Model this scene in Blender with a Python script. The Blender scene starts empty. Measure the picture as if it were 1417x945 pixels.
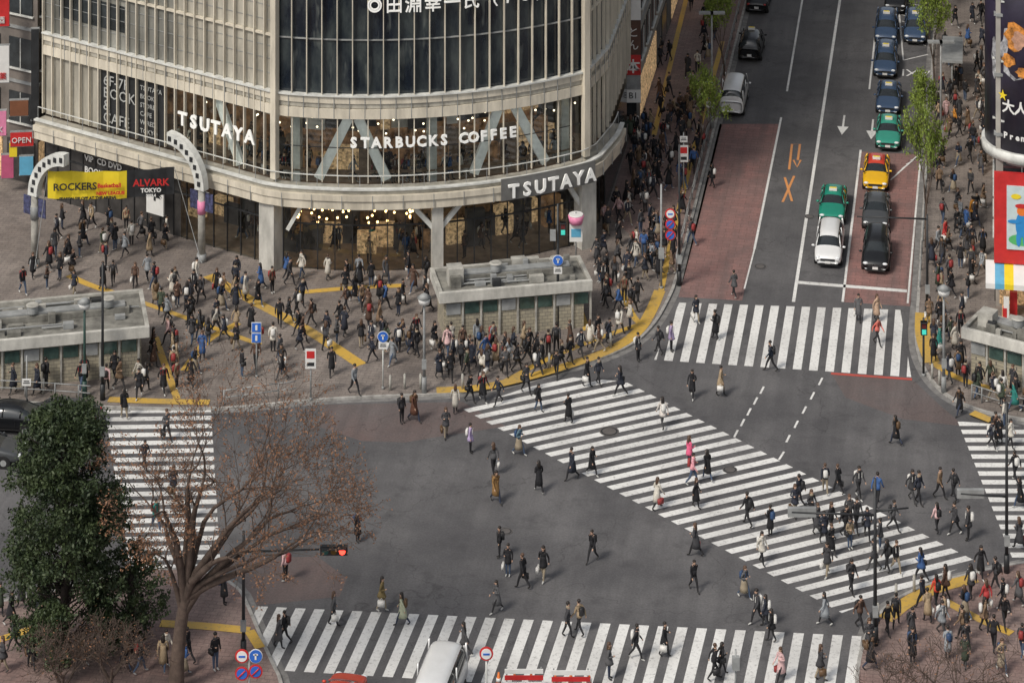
import bpy, math, random
from mathutils import Vector, Matrix
R = random.Random(7)
SC = bpy.context.scene
SC.view_settings.view_transform = 'Standard'
SC.view_settings.look = 'None'
SC.view_settings.exposure = 0
# ---------------------------------------------------------------- survey grid -> metres
FH, CAMH, HY, CX = 4000.0, 79.0, -1385.0, 708.5
def W(u, v, h=0.0):
    """plan survey coordinates (u,v) of a point at height h -> world metres"""
    Y = FH * (CAMH - h) / (v - HY)
    return Vector(((u - CX) * Y / FH, Y, h))
RD = Vector((.1674, 1, 0)).normalized()      # direction of the avenue
RX = Vector((1, -.1674, 0)).normalized()
# ---------------------------------------------------------------- materials
MATS = {}
def M(name, col, rough=.6, metal=0.0, var=.12, scale=2.0, bump=0.0, emis=0.0, spec=.5, objcol=False, streak=None):
    if name in MATS: return MATS[name]
    m = bpy.data.materials.new(name); m.use_nodes = True
    nt = m.node_tree; b = nt.nodes['Principled BSDF']
    b.inputs['Roughness'].default_value = rough
    b.inputs['Metallic'].default_value = metal
    b.inputs['Specular IOR Level'].default_value = spec
    tc = nt.nodes.new('ShaderNodeTexCoord')
    nz = nt.nodes.new('ShaderNodeTexNoise'); nz.inputs['Scale'].default_value = scale
    nz.inputs['Detail'].default_value = 5 if (bump > 0 or streak or var > .3) else 2; nz.inputs['Roughness'].default_value = .65
    if streak:
        mp = nt.nodes.new('ShaderNodeMapping'); mp.inputs['Scale'].default_value = streak
        nt.links.new(tc.outputs['Object'], mp.inputs[0]); nt.links.new(mp.outputs[0], nz.inputs['Vector'])
    else: nt.links.new(tc.outputs['Object'], nz.inputs['Vector'])
    mr = nt.nodes.new('ShaderNodeMapRange')
    mr.inputs[1].default_value = .3; mr.inputs[2].default_value = .7
    mr.inputs[3].default_value = 1 - var; mr.inputs[4].default_value = 1 + var
    nt.links.new(nz.outputs['Fac'], mr.inputs[0])
    vm = nt.nodes.new('ShaderNodeVectorMath'); vm.operation = 'SCALE'
    vm.inputs[0].default_value = col[:3]
    if objcol:
        oi = nt.nodes.new('ShaderNodeObjectInfo'); nt.links.new(oi.outputs['Color'], vm.inputs[0])
    nt.links.new(mr.outputs[0], vm.inputs['Scale'])
    nt.links.new(vm.outputs[0], b.inputs['Base Color'])
    if emis > 0:
        nt.links.new(vm.outputs[0], b.inputs['Emission Color']); b.inputs['Emission Strength'].default_value = emis
        try: m.cycles.emission_sampling = 'NONE'
        except Exception: pass
    if bump > 0:
        bp = nt.nodes.new('ShaderNodeBump'); bp.inputs['Strength'].default_value = bump
        bp.inputs['Distance'].default_value = .02
        nt.links.new(nz.outputs['Fac'], bp.inputs['Height']); nt.links.new(bp.outputs[0], b.inputs['Normal'])
    MATS[name] = m
    return m
def mixnode(nt, a, b, fac, mode='MIX'):
    n = nt.nodes.new('ShaderNodeMix'); n.data_type = 'RGBA'; n.blend_type = mode
    for i, x in ((0, fac), (6, a), (7, b)):
        if isinstance(x, (int, float)): n.inputs[i].default_value = x
        elif isinstance(x, tuple): n.inputs[i].default_value = (*x, 1)
        else: nt.links.new(x, n.inputs[i])
    return n.outputs[2]
def noise(nt, vec, scale, detail=4, rough=.6, lo=.35, hi=.65):
    nz = nt.nodes.new('ShaderNodeTexNoise'); nz.inputs['Scale'].default_value = scale
    nz.inputs['Detail'].default_value = detail; nz.inputs['Roughness'].default_value = rough
    nt.links.new(vec, nz.inputs['Vector'])
    mr = nt.nodes.new('ShaderNodeMapRange'); mr.inputs[1].default_value = lo; mr.inputs[2].default_value = hi
    nt.links.new(nz.outputs['Fac'], mr.inputs[0])
    return mr.outputs[0]
def surf(name, c1, c2, c3, rough=.8, fine=9.0, crack=True, tile=None, stain=.5):
    m = bpy.data.materials.new(name); m.use_nodes = True; nt = m.node_tree
    b = nt.nodes['Principled BSDF']; b.inputs['Roughness'].default_value = rough
    b.inputs['Specular IOR Level'].default_value = .3
    tc = nt.nodes.new('ShaderNodeTexCoord'); v = tc.outputs['Object']
    mp = nt.nodes.new('ShaderNodeMapping'); mp.inputs['Rotation'].default_value = (0, 0, math.radians(9.5))
    nt.links.new(v, mp.inputs[0]); vr = mp.outputs[0]
    col = mixnode(nt, c1, c2, noise(nt, v, .16, 5, .65, .38, .62))
    st = nt.nodes.new('ShaderNodeMapping'); st.inputs['Scale'].default_value = (1.1, .07, 1)
    nt.links.new(vr, st.inputs[0])
    f = noise(nt, st.outputs[0], 1.0, 4, .6, .4, .75)
    mth = nt.nodes.new('ShaderNodeMath'); mth.operation = 'MULTIPLY'; mth.inputs[1].default_value = stain
    nt.links.new(f, mth.inputs[0])
    col = mixnode(nt, col, c3, mth.outputs[0])
    if tile:
        bk = nt.nodes.new('ShaderNodeTexBrick'); bk.inputs['Scale'].default_value = 1.0
        bk.inputs['Brick Width'].default_value = tile[0]; bk.inputs['Row Height'].default_value = tile[1]
        bk.inputs['Mortar Size'].default_value = .02; bk.inputs['Mortar'].default_value = (.6, .6, .6, 1)
        bk.inputs['Color1'].default_value = (.88, .88, .88, 1); bk.inputs['Color2'].default_value = (1.1, 1.09, 1.08, 1)
        nt.links.new(vr, bk.inputs['Vector'])
        col = mixnode(nt, col, bk.outputs['Color'], .8, 'MULTIPLY')
        col = mixnode(nt, col, c3, noise(nt, v, .8, 5, .7, .5, .76))
    g = noise(nt, v, fine, 3, .7, .25, .75)
    gm = nt.nodes.new('ShaderNodeMapRange'); gm.inputs[3].default_value = .78; gm.inputs[4].default_value = 1.22
    nt.links.new(g, gm.inputs[0])
    vm = nt.nodes.new('ShaderNodeVectorMath'); vm.operation = 'SCALE'
    nt.links.new(col, vm.inputs[0]); nt.links.new(gm.outputs[0], vm.inputs['Scale']); col = vm.outputs[0]
    if crack:
        # oil and tyre marks
        col = mixnode(nt, col, c3, noise(nt, v, .55, 5, .7, .53, .8))
        vo = nt.nodes.new('ShaderNodeTexVoronoi'); vo.feature = 'DISTANCE_TO_EDGE'; vo.inputs['Scale'].default_value = .11
        dn = nt.nodes.new('ShaderNodeTexNoise'); dn.inputs['Scale'].default_value = .6; dn.inputs['Detail'].default_value = 4
        nt.links.new(v, dn.inputs['Vector'])
        ad = nt.nodes.new('ShaderNodeVectorMath'); ad.operation = 'MULTIPLY_ADD'; ad.inputs[1].default_value = (5, 5, 0)
        nt.links.new(dn.outputs['Color'], ad.inputs[0]); nt.links.new(v, ad.inputs[2])
        nt.links.new(ad.outputs[0], vo.inputs['Vector'])
        cr = nt.nodes.new('ShaderNodeMapRange'); cr.inputs[1].default_value = 0; cr.inputs[2].default_value = .007
        cr.inputs[3].default_value = .7; cr.inputs[4].default_value = 1
        nt.links.new(vo.outputs['Distance'], cr.inputs[0])
        vm = nt.nodes.new('ShaderNodeVectorMath'); vm.operation = 'SCALE'
        nt.links.new(col, vm.inputs[0]); nt.links.new(cr.outputs[0], vm.inputs['Scale']); col = vm.outputs[0]
    nt.links.new(col, b.inputs['Base Color'])
    MATS[name] = m
    return m
asphalt = surf('asphalt', (.098, .0965, .101), (.150, .147, .150), (.066, .065, .069))
asph_red = surf('asphalt_reddish', (.145, .110, .105), (.150, .13, .128), (.10, .085, .085), stain=.8)
redlane = surf('red_lane', (.31, .165, .15), (.25, .155, .145), (.165, .12, .115), crack=False, stain=.9, tile=(.9, .45))
paving = surf('paving', (.20, .172, .155), (.28, .245, .222), (.12, .105, .098), crack=False, tile=(.6, .3), stain=.5)
pavepink = surf('paving_pink', (.25, .17, .155), (.29, .22, .20), (.14, .108, .10), crack=False, tile=(.6, .3), stain=.5)
def paint_mat(name, col, under, wear=.5):
    m = bpy.data.materials.new(name); m.use_nodes = True; nt = m.node_tree
    b = nt.nodes['Principled BSDF']; b.inputs['Roughness'].default_value = .6
    tc = nt.nodes.new('ShaderNodeTexCoord'); v = tc.outputs['Object']
    f1 = noise(nt, v, 5.0, 6, .75, .52, .70)
    f2 = noise(nt, v, .3, 3, .5, .42, .68)
    a = nt.nodes.new('ShaderNodeMath'); a.operation = 'MULTIPLY_ADD'; a.inputs[1].default_value = wear * .5
    nt.links.new(f2, a.inputs[0])
    s = nt.nodes.new('ShaderNodeMath'); s.operation = 'MULTIPLY'; s.inputs[1].default_value = wear
    nt.links.new(f1, s.inputs[0]); nt.links.new(s.outputs[0], a.inputs[2])
    a.use_clamp = True
    c = mixnode(nt, col, under, a.outputs[0]); nt.links.new(c, b.inputs['Base Color'])
    MATS[name] = m
    return m
whitep = paint_mat('white_road_paint', (.80, .80, .78), (.26, .255, .25), .75)
yellowp = paint_mat('yellow_tactile', (.60, .38, .07), (.30, .225, .12), .9)
orangep = paint_mat('orange_road_paint', (.75, .32, .10), (.25, .17, .14), .6)
redp = paint_mat('red_road_paint', (.5, .08, .06), (.2, .12, .1), .7)
kerbm = M('kerb_stone', (.36, .35, .33), .8, var=.35, scale=3)
cream = M('cream_metal', (.62, .57, .47), .45, var=.26, scale=1.2, streak=(1, 1, .25))
cream2 = M('cream_panel', (.40, .38, .325), .4, var=.38, scale=1.0, streak=(1, 1, .2))
creamd = M('translucent_panel', (.22, .22, .20), .2, var=.6, scale=.55, streak=(1, 1, .25), spec=.7)
whitem = M('white_metal', (.64, .65, .62), .45, var=.2, scale=1.5)
greym = M('grey_metal', (.28, .29, .29), .5, var=.25, scale=1.5)
darkm = M('dark_metal', (.025, .027, .03), .5, var=.3)
blackm = M('black_rubber', (.012, .012, .013), .7)
conc = M('concrete', (.38, .37, .335), .85, var=.4, scale=1.3, bump=.3)
concw = M('concrete_light', (.50, .49, .45), .8, var=.3, scale=1.3, streak=(1, 1, .4))
concd = M('concrete_dirty', (.19, .185, .165), .9, var=.6, scale=1.1, bump=.3)
redm = M('red_paint', (.55, .03, .03), .45)
bluem = M('blue_paint', (.03, .14, .55), .45)
bluesk = M('sky_blue_paint', (.12, .40, .60), .5)
yelm = M('yellow_paint', (.80, .62, .03), .5, var=.05)
pinkm = M('pink_paint', (.75, .25, .42), .5)
orgm = M('orange_plastic', (.8, .2, .03), .5)
letter = M('white_letter', (.88, .88, .85), .4, var=.02, emis=.12)
dimletter = M('poster_letter', (.42, .43, .42), .5, var=.1)
signw = M('sign_white', (.75, .75, .73), .5, var=.05)
warm = M('warm_interior', (.20, .11, .055), .8, var=.97, scale=1.7, emis=.34)  # interior materials glow faintly, standing in for room light
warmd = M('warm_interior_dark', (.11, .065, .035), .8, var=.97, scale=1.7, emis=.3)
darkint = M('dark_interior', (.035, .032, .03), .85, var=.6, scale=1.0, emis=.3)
floorm = M('interior_floor', (.14, .10, .07), .6, var=.5, emis=.18)  # floor glows slightly as well, in place of lamplight
bulb = M('warm_bulb', (1, .60, .24), .5, emis=8.0, var=0)
bulbw = M('white_lamp', (1, .82, .55), .5, emis=4.0, var=0)
redlit = M('red_signal_lit', (1, .05, .03), .5, emis=4, var=0)
shopm = M('shop_goods', (.45, .30, .16), .8, var=.95, scale=5, emis=.5)  # goods given a glow of their own in place of shop lighting
def glass_mat(name, tint, refl=.05):
    m = bpy.data.materials.new(name); m.use_nodes = True; nt = m.node_tree
    for n in list(nt.nodes):
        if n.type == 'BSDF_PRINCIPLED': nt.nodes.remove(n)
    out = [n for n in nt.nodes if n.type == 'OUTPUT_MATERIAL'][0]
    t = nt.nodes.new('ShaderNodeBsdfTransparent'); t.inputs[0].default_value = (*tint, 1)
    g = nt.nodes.new('ShaderNodeBsdfGlossy'); g.inputs['Roughness'].default_value = .03
    g.inputs[0].default_value = (.9, .95, 1, 1)
    lw = nt.nodes.new('ShaderNodeLayerWeight'); lw.inputs[0].default_value = .2
    a = nt.nodes.new('ShaderNodeMath'); a.operation = 'ADD'; a.inputs[1].default_value = refl
    nt.links.new(lw.outputs['Fresnel'], a.inputs[0])
    mx = nt.nodes.new('ShaderNodeMixShader'); nt.links.new(a.outputs[0], mx.inputs[0])
    nt.links.new(t.outputs[0], mx.inputs[1]); nt.links.new(g.outputs[0], mx.inputs[2])
    nt.links.new(mx.outputs[0], out.inputs[0])
    return m
glass = glass_mat('window_glass', (.8, .84, .82))
carglass = M('car_glass', (.02, .025, .028), .08, spec=.8, var=.1)
winm = M('dark_window', (.03, .036, .04), .12, spec=.8, var=.6, scale=.7)
def screen_mat():
    m = bpy.data.materials.new('screen_panel'); m.use_nodes = True; nt = m.node_tree; b = nt.nodes['Principled BSDF']
    tc = nt.nodes.new('ShaderNodeTexCoord'); v = tc.outputs['Object']
    mp = nt.nodes.new('ShaderNodeMapping'); mp.inputs['Scale'].default_value = (.5, .5, .2); nt.links.new(v, mp.inputs[0])
    c = mixnode(nt, (.006, .011, .020), (.055, .068, .070), noise(nt, mp.outputs[0], .9, 5, .65, .42, .62))  # uneven tone painted in as soft reflections on the screen
    mp2 = nt.nodes.new('ShaderNodeMapping'); mp2.inputs['Scale'].default_value = (1.05, 1.05, .25); nt.links.new(v, mp2.inputs[0])
    c = mixnode(nt, c, (.12, .135, .13), noise(nt, mp2.outputs[0], 1.3, 3, .5, .60, .72))  # pale upright streaks: building reflections painted into the colour
    nt.links.new(c, b.inputs['Base Color']); b.inputs['Roughness'].default_value = .15; b.inputs['Specular IOR Level'].default_value = .6
    return m
screenm = screen_mat()
def tile_mat():
    m = bpy.data.materials.new('wall_tile'); m.use_nodes = True; nt = m.node_tree
    b = nt.nodes['Principled BSDF']; b.inputs['Roughness'].default_value = .6
    tc = nt.nodes.new('ShaderNodeTexCoord')
    sp = nt.nodes.new('ShaderNodeSeparateXYZ'); nt.links.new(tc.outputs['Object'], sp.inputs[0])
    ad = nt.nodes.new('ShaderNodeMath'); ad.operation = 'ADD'
    nt.links.new(sp.outputs[0], ad.inputs[0]); nt.links.new(sp.outputs[1], ad.inputs[1])
    cb = nt.nodes.new('ShaderNodeCombineXYZ'); nt.links.new(ad.outputs[0], cb.inputs[0]); nt.links.new(sp.outputs[2], cb.inputs[1])
    bk = nt.nodes.new('ShaderNodeTexBrick'); bk.inputs['Scale'].default_value = 1
    bk.inputs['Brick Width'].default_value = .4; bk.inputs['Row Height'].default_value = .2; bk.inputs['Mortar Size'].default_value = .014
    bk.inputs['Color1'].default_value = (.42, .38, .28, 1); bk.inputs['Color2'].default_value = (.31, .285, .22, 1)
    bk.inputs['Mortar'].default_value = (.14, .13, .12, 1)
    nt.links.new(cb.outputs[0], bk.inputs['Vector'])
    nt.links.new(bk.outputs['Color'], b.inputs['Base Color'])
    return m
tilem = tile_mat()
# ---------------------------------------------------------------- mesh builder
class MB:
    def __init__(s): s.v, s.f, s.m, s.mats, s.sm = [], [], [], [], []
    def mi(s, mat):
        if mat not in s.mats: s.mats.append(mat)
        return s.mats.index(mat)
    def face(s, pts, mat, smooth=False):
        b = len(s.v); s.v += [tuple(p) for p in pts]
        s.f.append(tuple(range(b, b + len(pts)))); s.m.append(s.mi(mat)); s.sm.append(smooth)
    def obox(s, c, t, st, sn, sz, mat):
        t = Vector((t[0], t[1], 0)).normalized(); n = Vector((-t.y, t.x, 0)); c = Vector(c)
        b = len(s.v)
        for dz in (0, sz):
            for a, d in ((-1, -1), (1, -1), (1, 1), (-1, 1)):
                s.v.append(tuple(c + t * (a * st / 2) + n * (d * sn / 2) + Vector((0, 0, dz))))
        k = s.mi(mat)
        for q in ((3, 2, 1, 0), (4, 5, 6, 7), (0, 1, 5, 4), (1, 2, 6, 5), (2, 3, 7, 6), (3, 0, 4, 7)):
            s.f.append(tuple(b + i for i in q)); s.m.append(k); s.sm.append(False)
    def cyl(s, p0, p1, r0, r1, n, mat, caps=True, smooth=True):
        p0, p1 = Vector(p0), Vector(p1); d = (p1 - p0)
        if d.length < 1e-6: return
        d.normalize(); a = Vector((0, 0, 1)) if abs(d.z) < .9 else Vector((1, 0, 0))
        x = d.cross(a).normalized(); y = d.cross(x); b = len(s.v); k = s.mi(mat)
        for p, r in ((p0, r0), (p1, r1)):
            for i in range(n):
                an = 2 * math.pi * i / n
                s.v.append(tuple(p + x * (math.cos(an) * r) + y * (math.sin(an) * r)))
        for i in range(n):
            j = (i + 1) % n
            s.f.append((b + i, b + j, b + n + j, b + n + i)); s.m.append(k); s.sm.append(smooth)
        if caps:
            s.f.append(tuple(b + i for i in range(n))[::-1]); s.m.append(k); s.sm.append(False)
            s.f.append(tuple(b + n + i for i in range(n))); s.m.append(k); s.sm.append(False)
    def loft(s, rings, mat, cap=True, smooth=True):
        n = len(rings[0]); b = len(s.v); k = s.mi(mat)
        for r in rings: s.v += [tuple(p) for p in r]
        for q in range(len(rings) - 1):
            for i in range(n):
                j = (i + 1) % n
                s.f.append((b + q * n + i, b + q * n + j, b + (q + 1) * n + j, b + (q + 1) * n + i)); s.m.append(k); s.sm.append(smooth)
        if cap:
            s.f.append(tuple(b + i for i in range(n))[::-1]); s.m.append(k); s.sm.append(False)
            s.f.append(tuple(b + (len(rings) - 1) * n + i for i in range(n))); s.m.append(k); s.sm.append(False)
    def ball(s, c, rx, ry, rz, mat, nu=10, nv=6):
        rings = []
        for j in range(nv + 1):
            a = -math.pi / 2 + math.pi * j / nv
            rr = max(math.cos(a), .02)
            rings.append([(c[0] + rx * rr * math.cos(2 * math.pi * i / nu), c[1] + ry * rr * math.sin(2 * math.pi * i / nu), c[2] + rz * math.sin(a)) for i in range(nu)])
        s.loft(rings, mat)
    def mesh(s, name):
        me = bpy.data.meshes.new(name); me.from_pydata(s.v, [], s.f)
        for m in s.mats: me.materials.append(m)
        me.polygons.foreach_set('material_index', s.m); me.polygons.foreach_set('use_smooth', s.sm)
        me.update(); return me
    def obj(s, name, loc=(0, 0, 0), rz=0.0, parent=None, bevel=0):
        o = bpy.data.objects.new(name, s.mesh(name)); SC.collection.objects.link(o)
        o.location = loc; o.rotation_euler[2] = rz
        if parent: o.parent = parent
        if bevel:
            bv = o.modifiers.new('bevel', 'BEVEL'); bv.width = bevel; bv.segments = 2; bv.limit_method = 'ANGLE'
        return o
def text(body, size, loc, rz, mat, parent, name='sign_text', ext=.02, off=0.0, align='CENTER', rx=90, sx=1.0):
    c = bpy.data.curves.new(name, 'FONT'); c.body = body; c.size = size; c.extrude = ext; c.offset = off
    c.align_x = align; c.align_y = 'BOTTOM_BASELINE'; c.materials.append(mat); c.resolution_u = 2
    o = bpy.data.objects.new(name, c); SC.collection.objects.link(o)
    o.location = loc; o.rotation_euler = (math.radians(rx), 0, rz); o.scale = (sx, 1, 1)
    if parent: o.parent = parent
    return o
# ---------------------------------------------------------------- ground
def poly_obj(name, pts, z, mat):
    mb = MB(); mb.face([(p.x, p.y, z) for p in pts], mat)
    o = mb.obj(name)
    if o.data.polygons[0].normal.z < 0: o.data.flip_normals()
    return o
poly_obj('ground', [Vector((-3000, -3000, 0)), Vector((3000, -3000, 0)), Vector((3000, 3000, 0)), Vector((-3000, 3000, 0))], -.012, asphalt)
poly_obj('road', [Vector((-160, 60, 0)), Vector((160, 60, 0)), Vector((160, 330, 0)), Vector((-160, 330, 0))], 0, asphalt)
SW = {}
def smoothpath(pts, it=2):
    for _ in range(it):
        q = [pts[0]]
        for a, b in zip(pts[:-1], pts[1:]):
            q += [a * .75 + b * .25, a * .25 + b * .75]
        q.append(pts[-1]); pts = q
    return pts
def ribbon(mb, pts, w, z, mat, side=0.0):
    n = len(pts); L, Rr = [], []
    for i, p in enumerate(pts):
        t = (pts[min(i + 1, n - 1)] - pts[max(i - 1, 0)]); t.z = 0; t.normalize(); nn = Vector((-t.y, t.x, 0))
        L.append(p + nn * (w / 2 + side)); Rr.append(p - nn * (w / 2 - side))
    for i in range(n - 1):
        mb.face([(a.x, a.y, z) for a in (L[i], Rr[i], Rr[i + 1], L[i + 1])], mat)
def sidewalk(key, kerb, rest, mat, side):
    k = smoothpath([W(u, v) for u, v in kerb]); r = [W(u, v) for u, v in rest]
    pts = k + r; SW[key] = pts
    mb = MB()
    mb.face([(p.x, p.y, .12) for p in pts], mat)
    for a, b in zip(pts, pts[1:] + pts[:1]):
        mb.face([(a.x, a.y, -.01), (b.x, b.y, -.01), (b.x, b.y, .12), (a.x, a.y, .12)], kerbm)
    ribbon(mb, k, .18, .125, kerbm, side * .09)
    ribbon(mb, k, .35, .006, M('gutter', (.2, .195, .19), .8, var=.3), -side * .19)
    mb.obj('pavement')
sidewalk('nw', [(-500, 530), (0, 557), (130, 566), (300, 570), (420, 557), (520, 551), (640, 548), (740, 524), (830, 500), (880, 478), (908, 450), (925, 420), (938, 390), (1000, 139), (1035, 0), (1109, -300)], [(-700, -300)], paving, 1)
sidewalk('ne', [(1312, -300), (1294, 0), (1268, 430), (1264, 470), (1272, 505), (1295, 540), (1330, 562), (1380, 578), (1500, 596), (1900, 640)], [(1900, -300)], paving, 1)
sidewalk('se', [(1900, 745), (1600, 755), (1417, 778), (1340, 795), (1270, 812), (1215, 845), (1190, 890), (1180, 960), (1176, 1250)], [(1900, 1250)], pavepink, 1)
sidewalk('sw', [(420, 1250), (400, 960), (370, 900), (350, 850), (330, 808), (260, 785), (160, 795), (0, 840), (-500, 880)], [(-500, 1250)], pavepink, 1)
poly_obj('pavement_footway', [W(*p) for p in ((938, 385), (1034, 0), (1090, -230), (985, -230), (912, 55), (840, 300))], .124, pavepink)
poly_obj('pavement_footway', [W(*p) for p in ((1276, 420), (1300, 0), (1312, -200), (1372, -200), (1368, 0), (1366, 420))], .124, paving)
poly_obj('road_patch', [W(*p) for p in ((450, 560), (640, 556), (700, 590), (620, 602), (560, 612), (500, 610), (440, 590))], .004, asph_red)
poly_obj('road_patch', [W(*p) for p in ((300, 772), (440, 770), (480, 800), (470, 825), (350, 838), (335, 800))], .004, asph_red)
poly_obj('road_patch', [W(*p) for p in ((1150, 516), (1262, 524), (1300, 560), (1335, 590), (1250, 580), (1170, 550))], .004, asph_red)
poly_obj('road_lane', [W(*p) for p in ((996, 172), (1081, 172), (1027, 416), (939, 411))], .006, redlane)
poly_obj('road_lane', [W(*p) for p in ((1191, 210), (1274, 214), (1260, 424), (1168, 418))], .006, redlane)
def clip(poly, cp):
    out = poly
    for a, b in zip(cp, cp[1:] + cp[:1]):
        e = b - a; inp = out; out = []
        if not inp: return []
        sd = lambda p: e.x * (p.y - a.y) - e.y * (p.x - a.x)
        for i, p in enumerate(inp):
            q = inp[(i + 1) % len(inp)]; sp, sq = sd(p), sd(q)
            if sp >= 0: out.append(p)
            if (sp > 0 and sq < 0) or (sp < 0 and sq > 0): out.append(p + (q - p) * (sp / (sp - sq)))
    return out
def crosswalk(polypx, d, pitch=.9, w=.45, ph=0.0, z=.010):
    cp = [W(*p) for p in polypx]
    ar = sum(a.x * b.y - b.x * a.y for a, b in zip(cp, cp[1:] + cp[:1]))
    if ar < 0: cp.reverse()
    d = Vector((d[0], d[1], 0)).normalized(); n = Vector((-d.y, d.x, 0)); c = sum(cp, Vector()) / len(cp)
    mb = MB()
    for i in range(-60, 61):
        o = c + n * (i * pitch + ph)
        q = [o - d * 60 - n * w / 2, o + d * 60 - n * w / 2, o + d * 60 + n * w / 2, o - d * 60 + n * w / 2]
        r = clip(q, cp)
        if len(r) > 2: mb.face([(p.x, p.y, z) for p in r], whitep)
    return mb.obj('crosswalk')
crosswalk([(940, 419), (1246, 429), (1261, 522), (905, 498)], (.1674, 1), .93, .5)
crosswalk([(345, 838), (1192, 880), (1180, 975), (380, 927)], (.205, 1), .93, .5)
crosswalk([(640, 566), (775, 521), (865, 528), (1352, 777), (1165, 848)], (1, .44), .90, .46)
crosswalk([(145, 568), (292, 568), (305, 780), (180, 790)], (1, .03), .9, .47)
crosswalk([(1325, 583), (1560, 600), (1640, 775), (1402, 775)], (1, .0), .9, .47)
mk = MB()
def line(mb, pts, w=.15, mat=None, z=.014): ribbon(mb, [W(*p) for p in pts], w, z, mat or whitep)
line(mk, [(1098, 418), (1164, -10), (1200, -240)], .2)
line(mk, [(1044, 345), (1081, 163)], .15); line(mk, [(1089, 127), (1112, -10)], .15)
line(mk, [(1166, 418), (1191, 208)], .15); line(mk, [(1203, 124), (1212, 40)], .13)
line(mk, [(1256, 420), (1274, 216)], .12)
line(mk, [(1104, 391), (1255, 403)], .4)
line(mk, [(1030, 400), (1044, 345)], .1)
for i in range(5):
    t = i / 4
    u, v = 1138 - 45 * t, 528 + 79 * t; line(mk, [(u, v - 5), (u - 5, v + 5)], .12)
    u, v = 1057 - 36 * t, 540 + 60 * t; line(mk, [(u, v - 5), (u - 5, v + 5)], .12)
line(mk, [(1085, 625), (1078, 636)], .12)
for i in range(9):
    line(mk, [(1243 + i * 1.0, 5 + i * 9 - 20), (1281, -8 + i * 9)], .1)
line(mk, [(1240, -30), (1250, 84)], .12, z=.018); line(mk, [(1250, 84), (1284, 76)], .12)
for i in range(5):
    line(mk, [(1236 + i * 6, 246 - i * 6), (1270, 216 + i * 1)], .1)
line(mk, [(1232, 250), (1274, 212)], .12, z=.018)
for u, v in ((1167, 172), (1207, 178)):
    p = W(u, v); d = -RD
    ribbon(mk, [p - d * 1.6, p + d * .6], .14, .018, whitep)
    n = Vector((-d.y, d.x, 0)); q = [p + d * 2.0, p + d * .5 + n * .4, p + d * .5 - n * .4]
    mk.face([(a.x, a.y, .022) for a in q], whitep)
line(mk, [(1092, 235), (1096, 200), (1107, 200), (1104, 222)], .16, orangep)
line(mk, [(1098, 222), (1103, 232), (1108, 222)], .14, orangep, .018)
line(mk, [(1083, 280), (1099, 244)], .16, orangep); line(mk, [(1086, 246), (1096, 279)], .16, orangep, .018)
line(mk, [(1150, 517), (1262, 525)], .25, redp)
mk.obj('road_markings')
text('TAXI', 1.9, W(1275, 98) + Vector((0, 0, .016)), math.radians(171), whitep, None, 'road_marking_text', 0, 0, rx=0, sx=.7)
tc_ = MB(); tz = [.130]
def tact(pts, w=.5):
    tz[0] += .0008; ribbon(tc_, smoothpath([W(*p) for p in pts], 2), w, tz[0], yellowp)
tact([(288, 384), (350, 420), (420, 455), (500, 508)], .75)
tact([(95, 384), (125, 398), (170, 412)]); tact([(255, 516), (275, 488), (290, 470), (330, 450)])
tact([(410, 408), (500, 400), (560, 398)]); tact([(170, 412), (250, 440), (360, 480)], .4)
tact([(604, 543), (660, 541), (720, 528), (790, 508), (850, 486), (885, 462), (903, 430), (913, 405)], .7)
tact([(700, 530), (760, 498), (830, 470), (885, 452)], .4); tact([(800, 425), (812, 460)], .4)
tact([(860, 405), (875, 440), (890, 456)], .4)
tact([(915, 405), (930, 330), (965, 190), (1000, 60)], .35); tact([(905, 190), (935, 60), (955, -20)], .35)
tact([(1277, 436), (1276, 470), (1290, 505)], .9); tact([(1290, 505), (1330, 530), (1390, 545)], .5)
tact([(1345, 574), (1372, 585)], .6)
tact([(1225, 860), (1260, 832), (1300, 815), (1350, 803)], .8); tact([(1310, 836), (1350, 858), (1400, 880)], .5)
tact([(-20, 895), (60, 868)], .5); tact([(222, 866), (290, 870), (345, 876)], .6); tact([(345, 876), (360, 900)], .5)
tact([(150, 556), (230, 559), (290, 560)], .6); tact([(215, 470), (245, 555)], .4)
tc_.obj('tactile_paving')
for u, v, r in ((843, 597, .55), (1052, 369, .4), (608, 500, .35), (1010, 650, .4), (700, 735, .35), (1120, 300, .35), (452, 447, .3)):
    mh = MB(); p = W(u, v)
    zz = .018 if v > 545 or u > 945 else .145
    for k in range(3):
        rr = r * (1 - .15 * k)
        mh.face([(rr * math.cos(a * math.pi / 10), rr * math.sin(a * math.pi / 10), k * .004) for a in range(20)], (M('iron', (.12, .11, .105), .6), darkm, M('iron', (.12, .11, .105), .6))[k])
    mh.obj('manhole_cover', (p.x, p.y, zz))
# ---------------------------------------------------------------- main building
def circ3(a, b, c):
    ax, ay, bx, by, cx, cy = a.x, a.y, b.x, b.y, c.x, c.y
    d = 2 * (ax * (by - cy) + bx * (cy - ay) + cx * (ay - by))
    ux = ((ax * ax + ay * ay) * (by - cy) + (bx * bx + by * by) * (cy - ay) + (cx * cx + cy * cy) * (ay - by)) / d
    uy = ((ax * ax + ay * ay) * (cx - bx) + (bx * bx + by * by) * (ax - cx) + (cx * cx + cy * cy) * (bx - ax)) / d
    return Vector((ux, uy, 0))
L0 = W(63, 275); A = W(385, 371); Mi = W(600, 374); B = W(806, 338); C = W(836, 300); D = Vector((7.9, 199, 0)); E = Vector((-22, 212, 0))
cc = circ3(A, Mi, B); rad = (A - cc).length
aA = math.atan2(A.y - cc.y, A.x - cc.x); aB = math.atan2(B.y - cc.y, B.x - cc.x)
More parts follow.
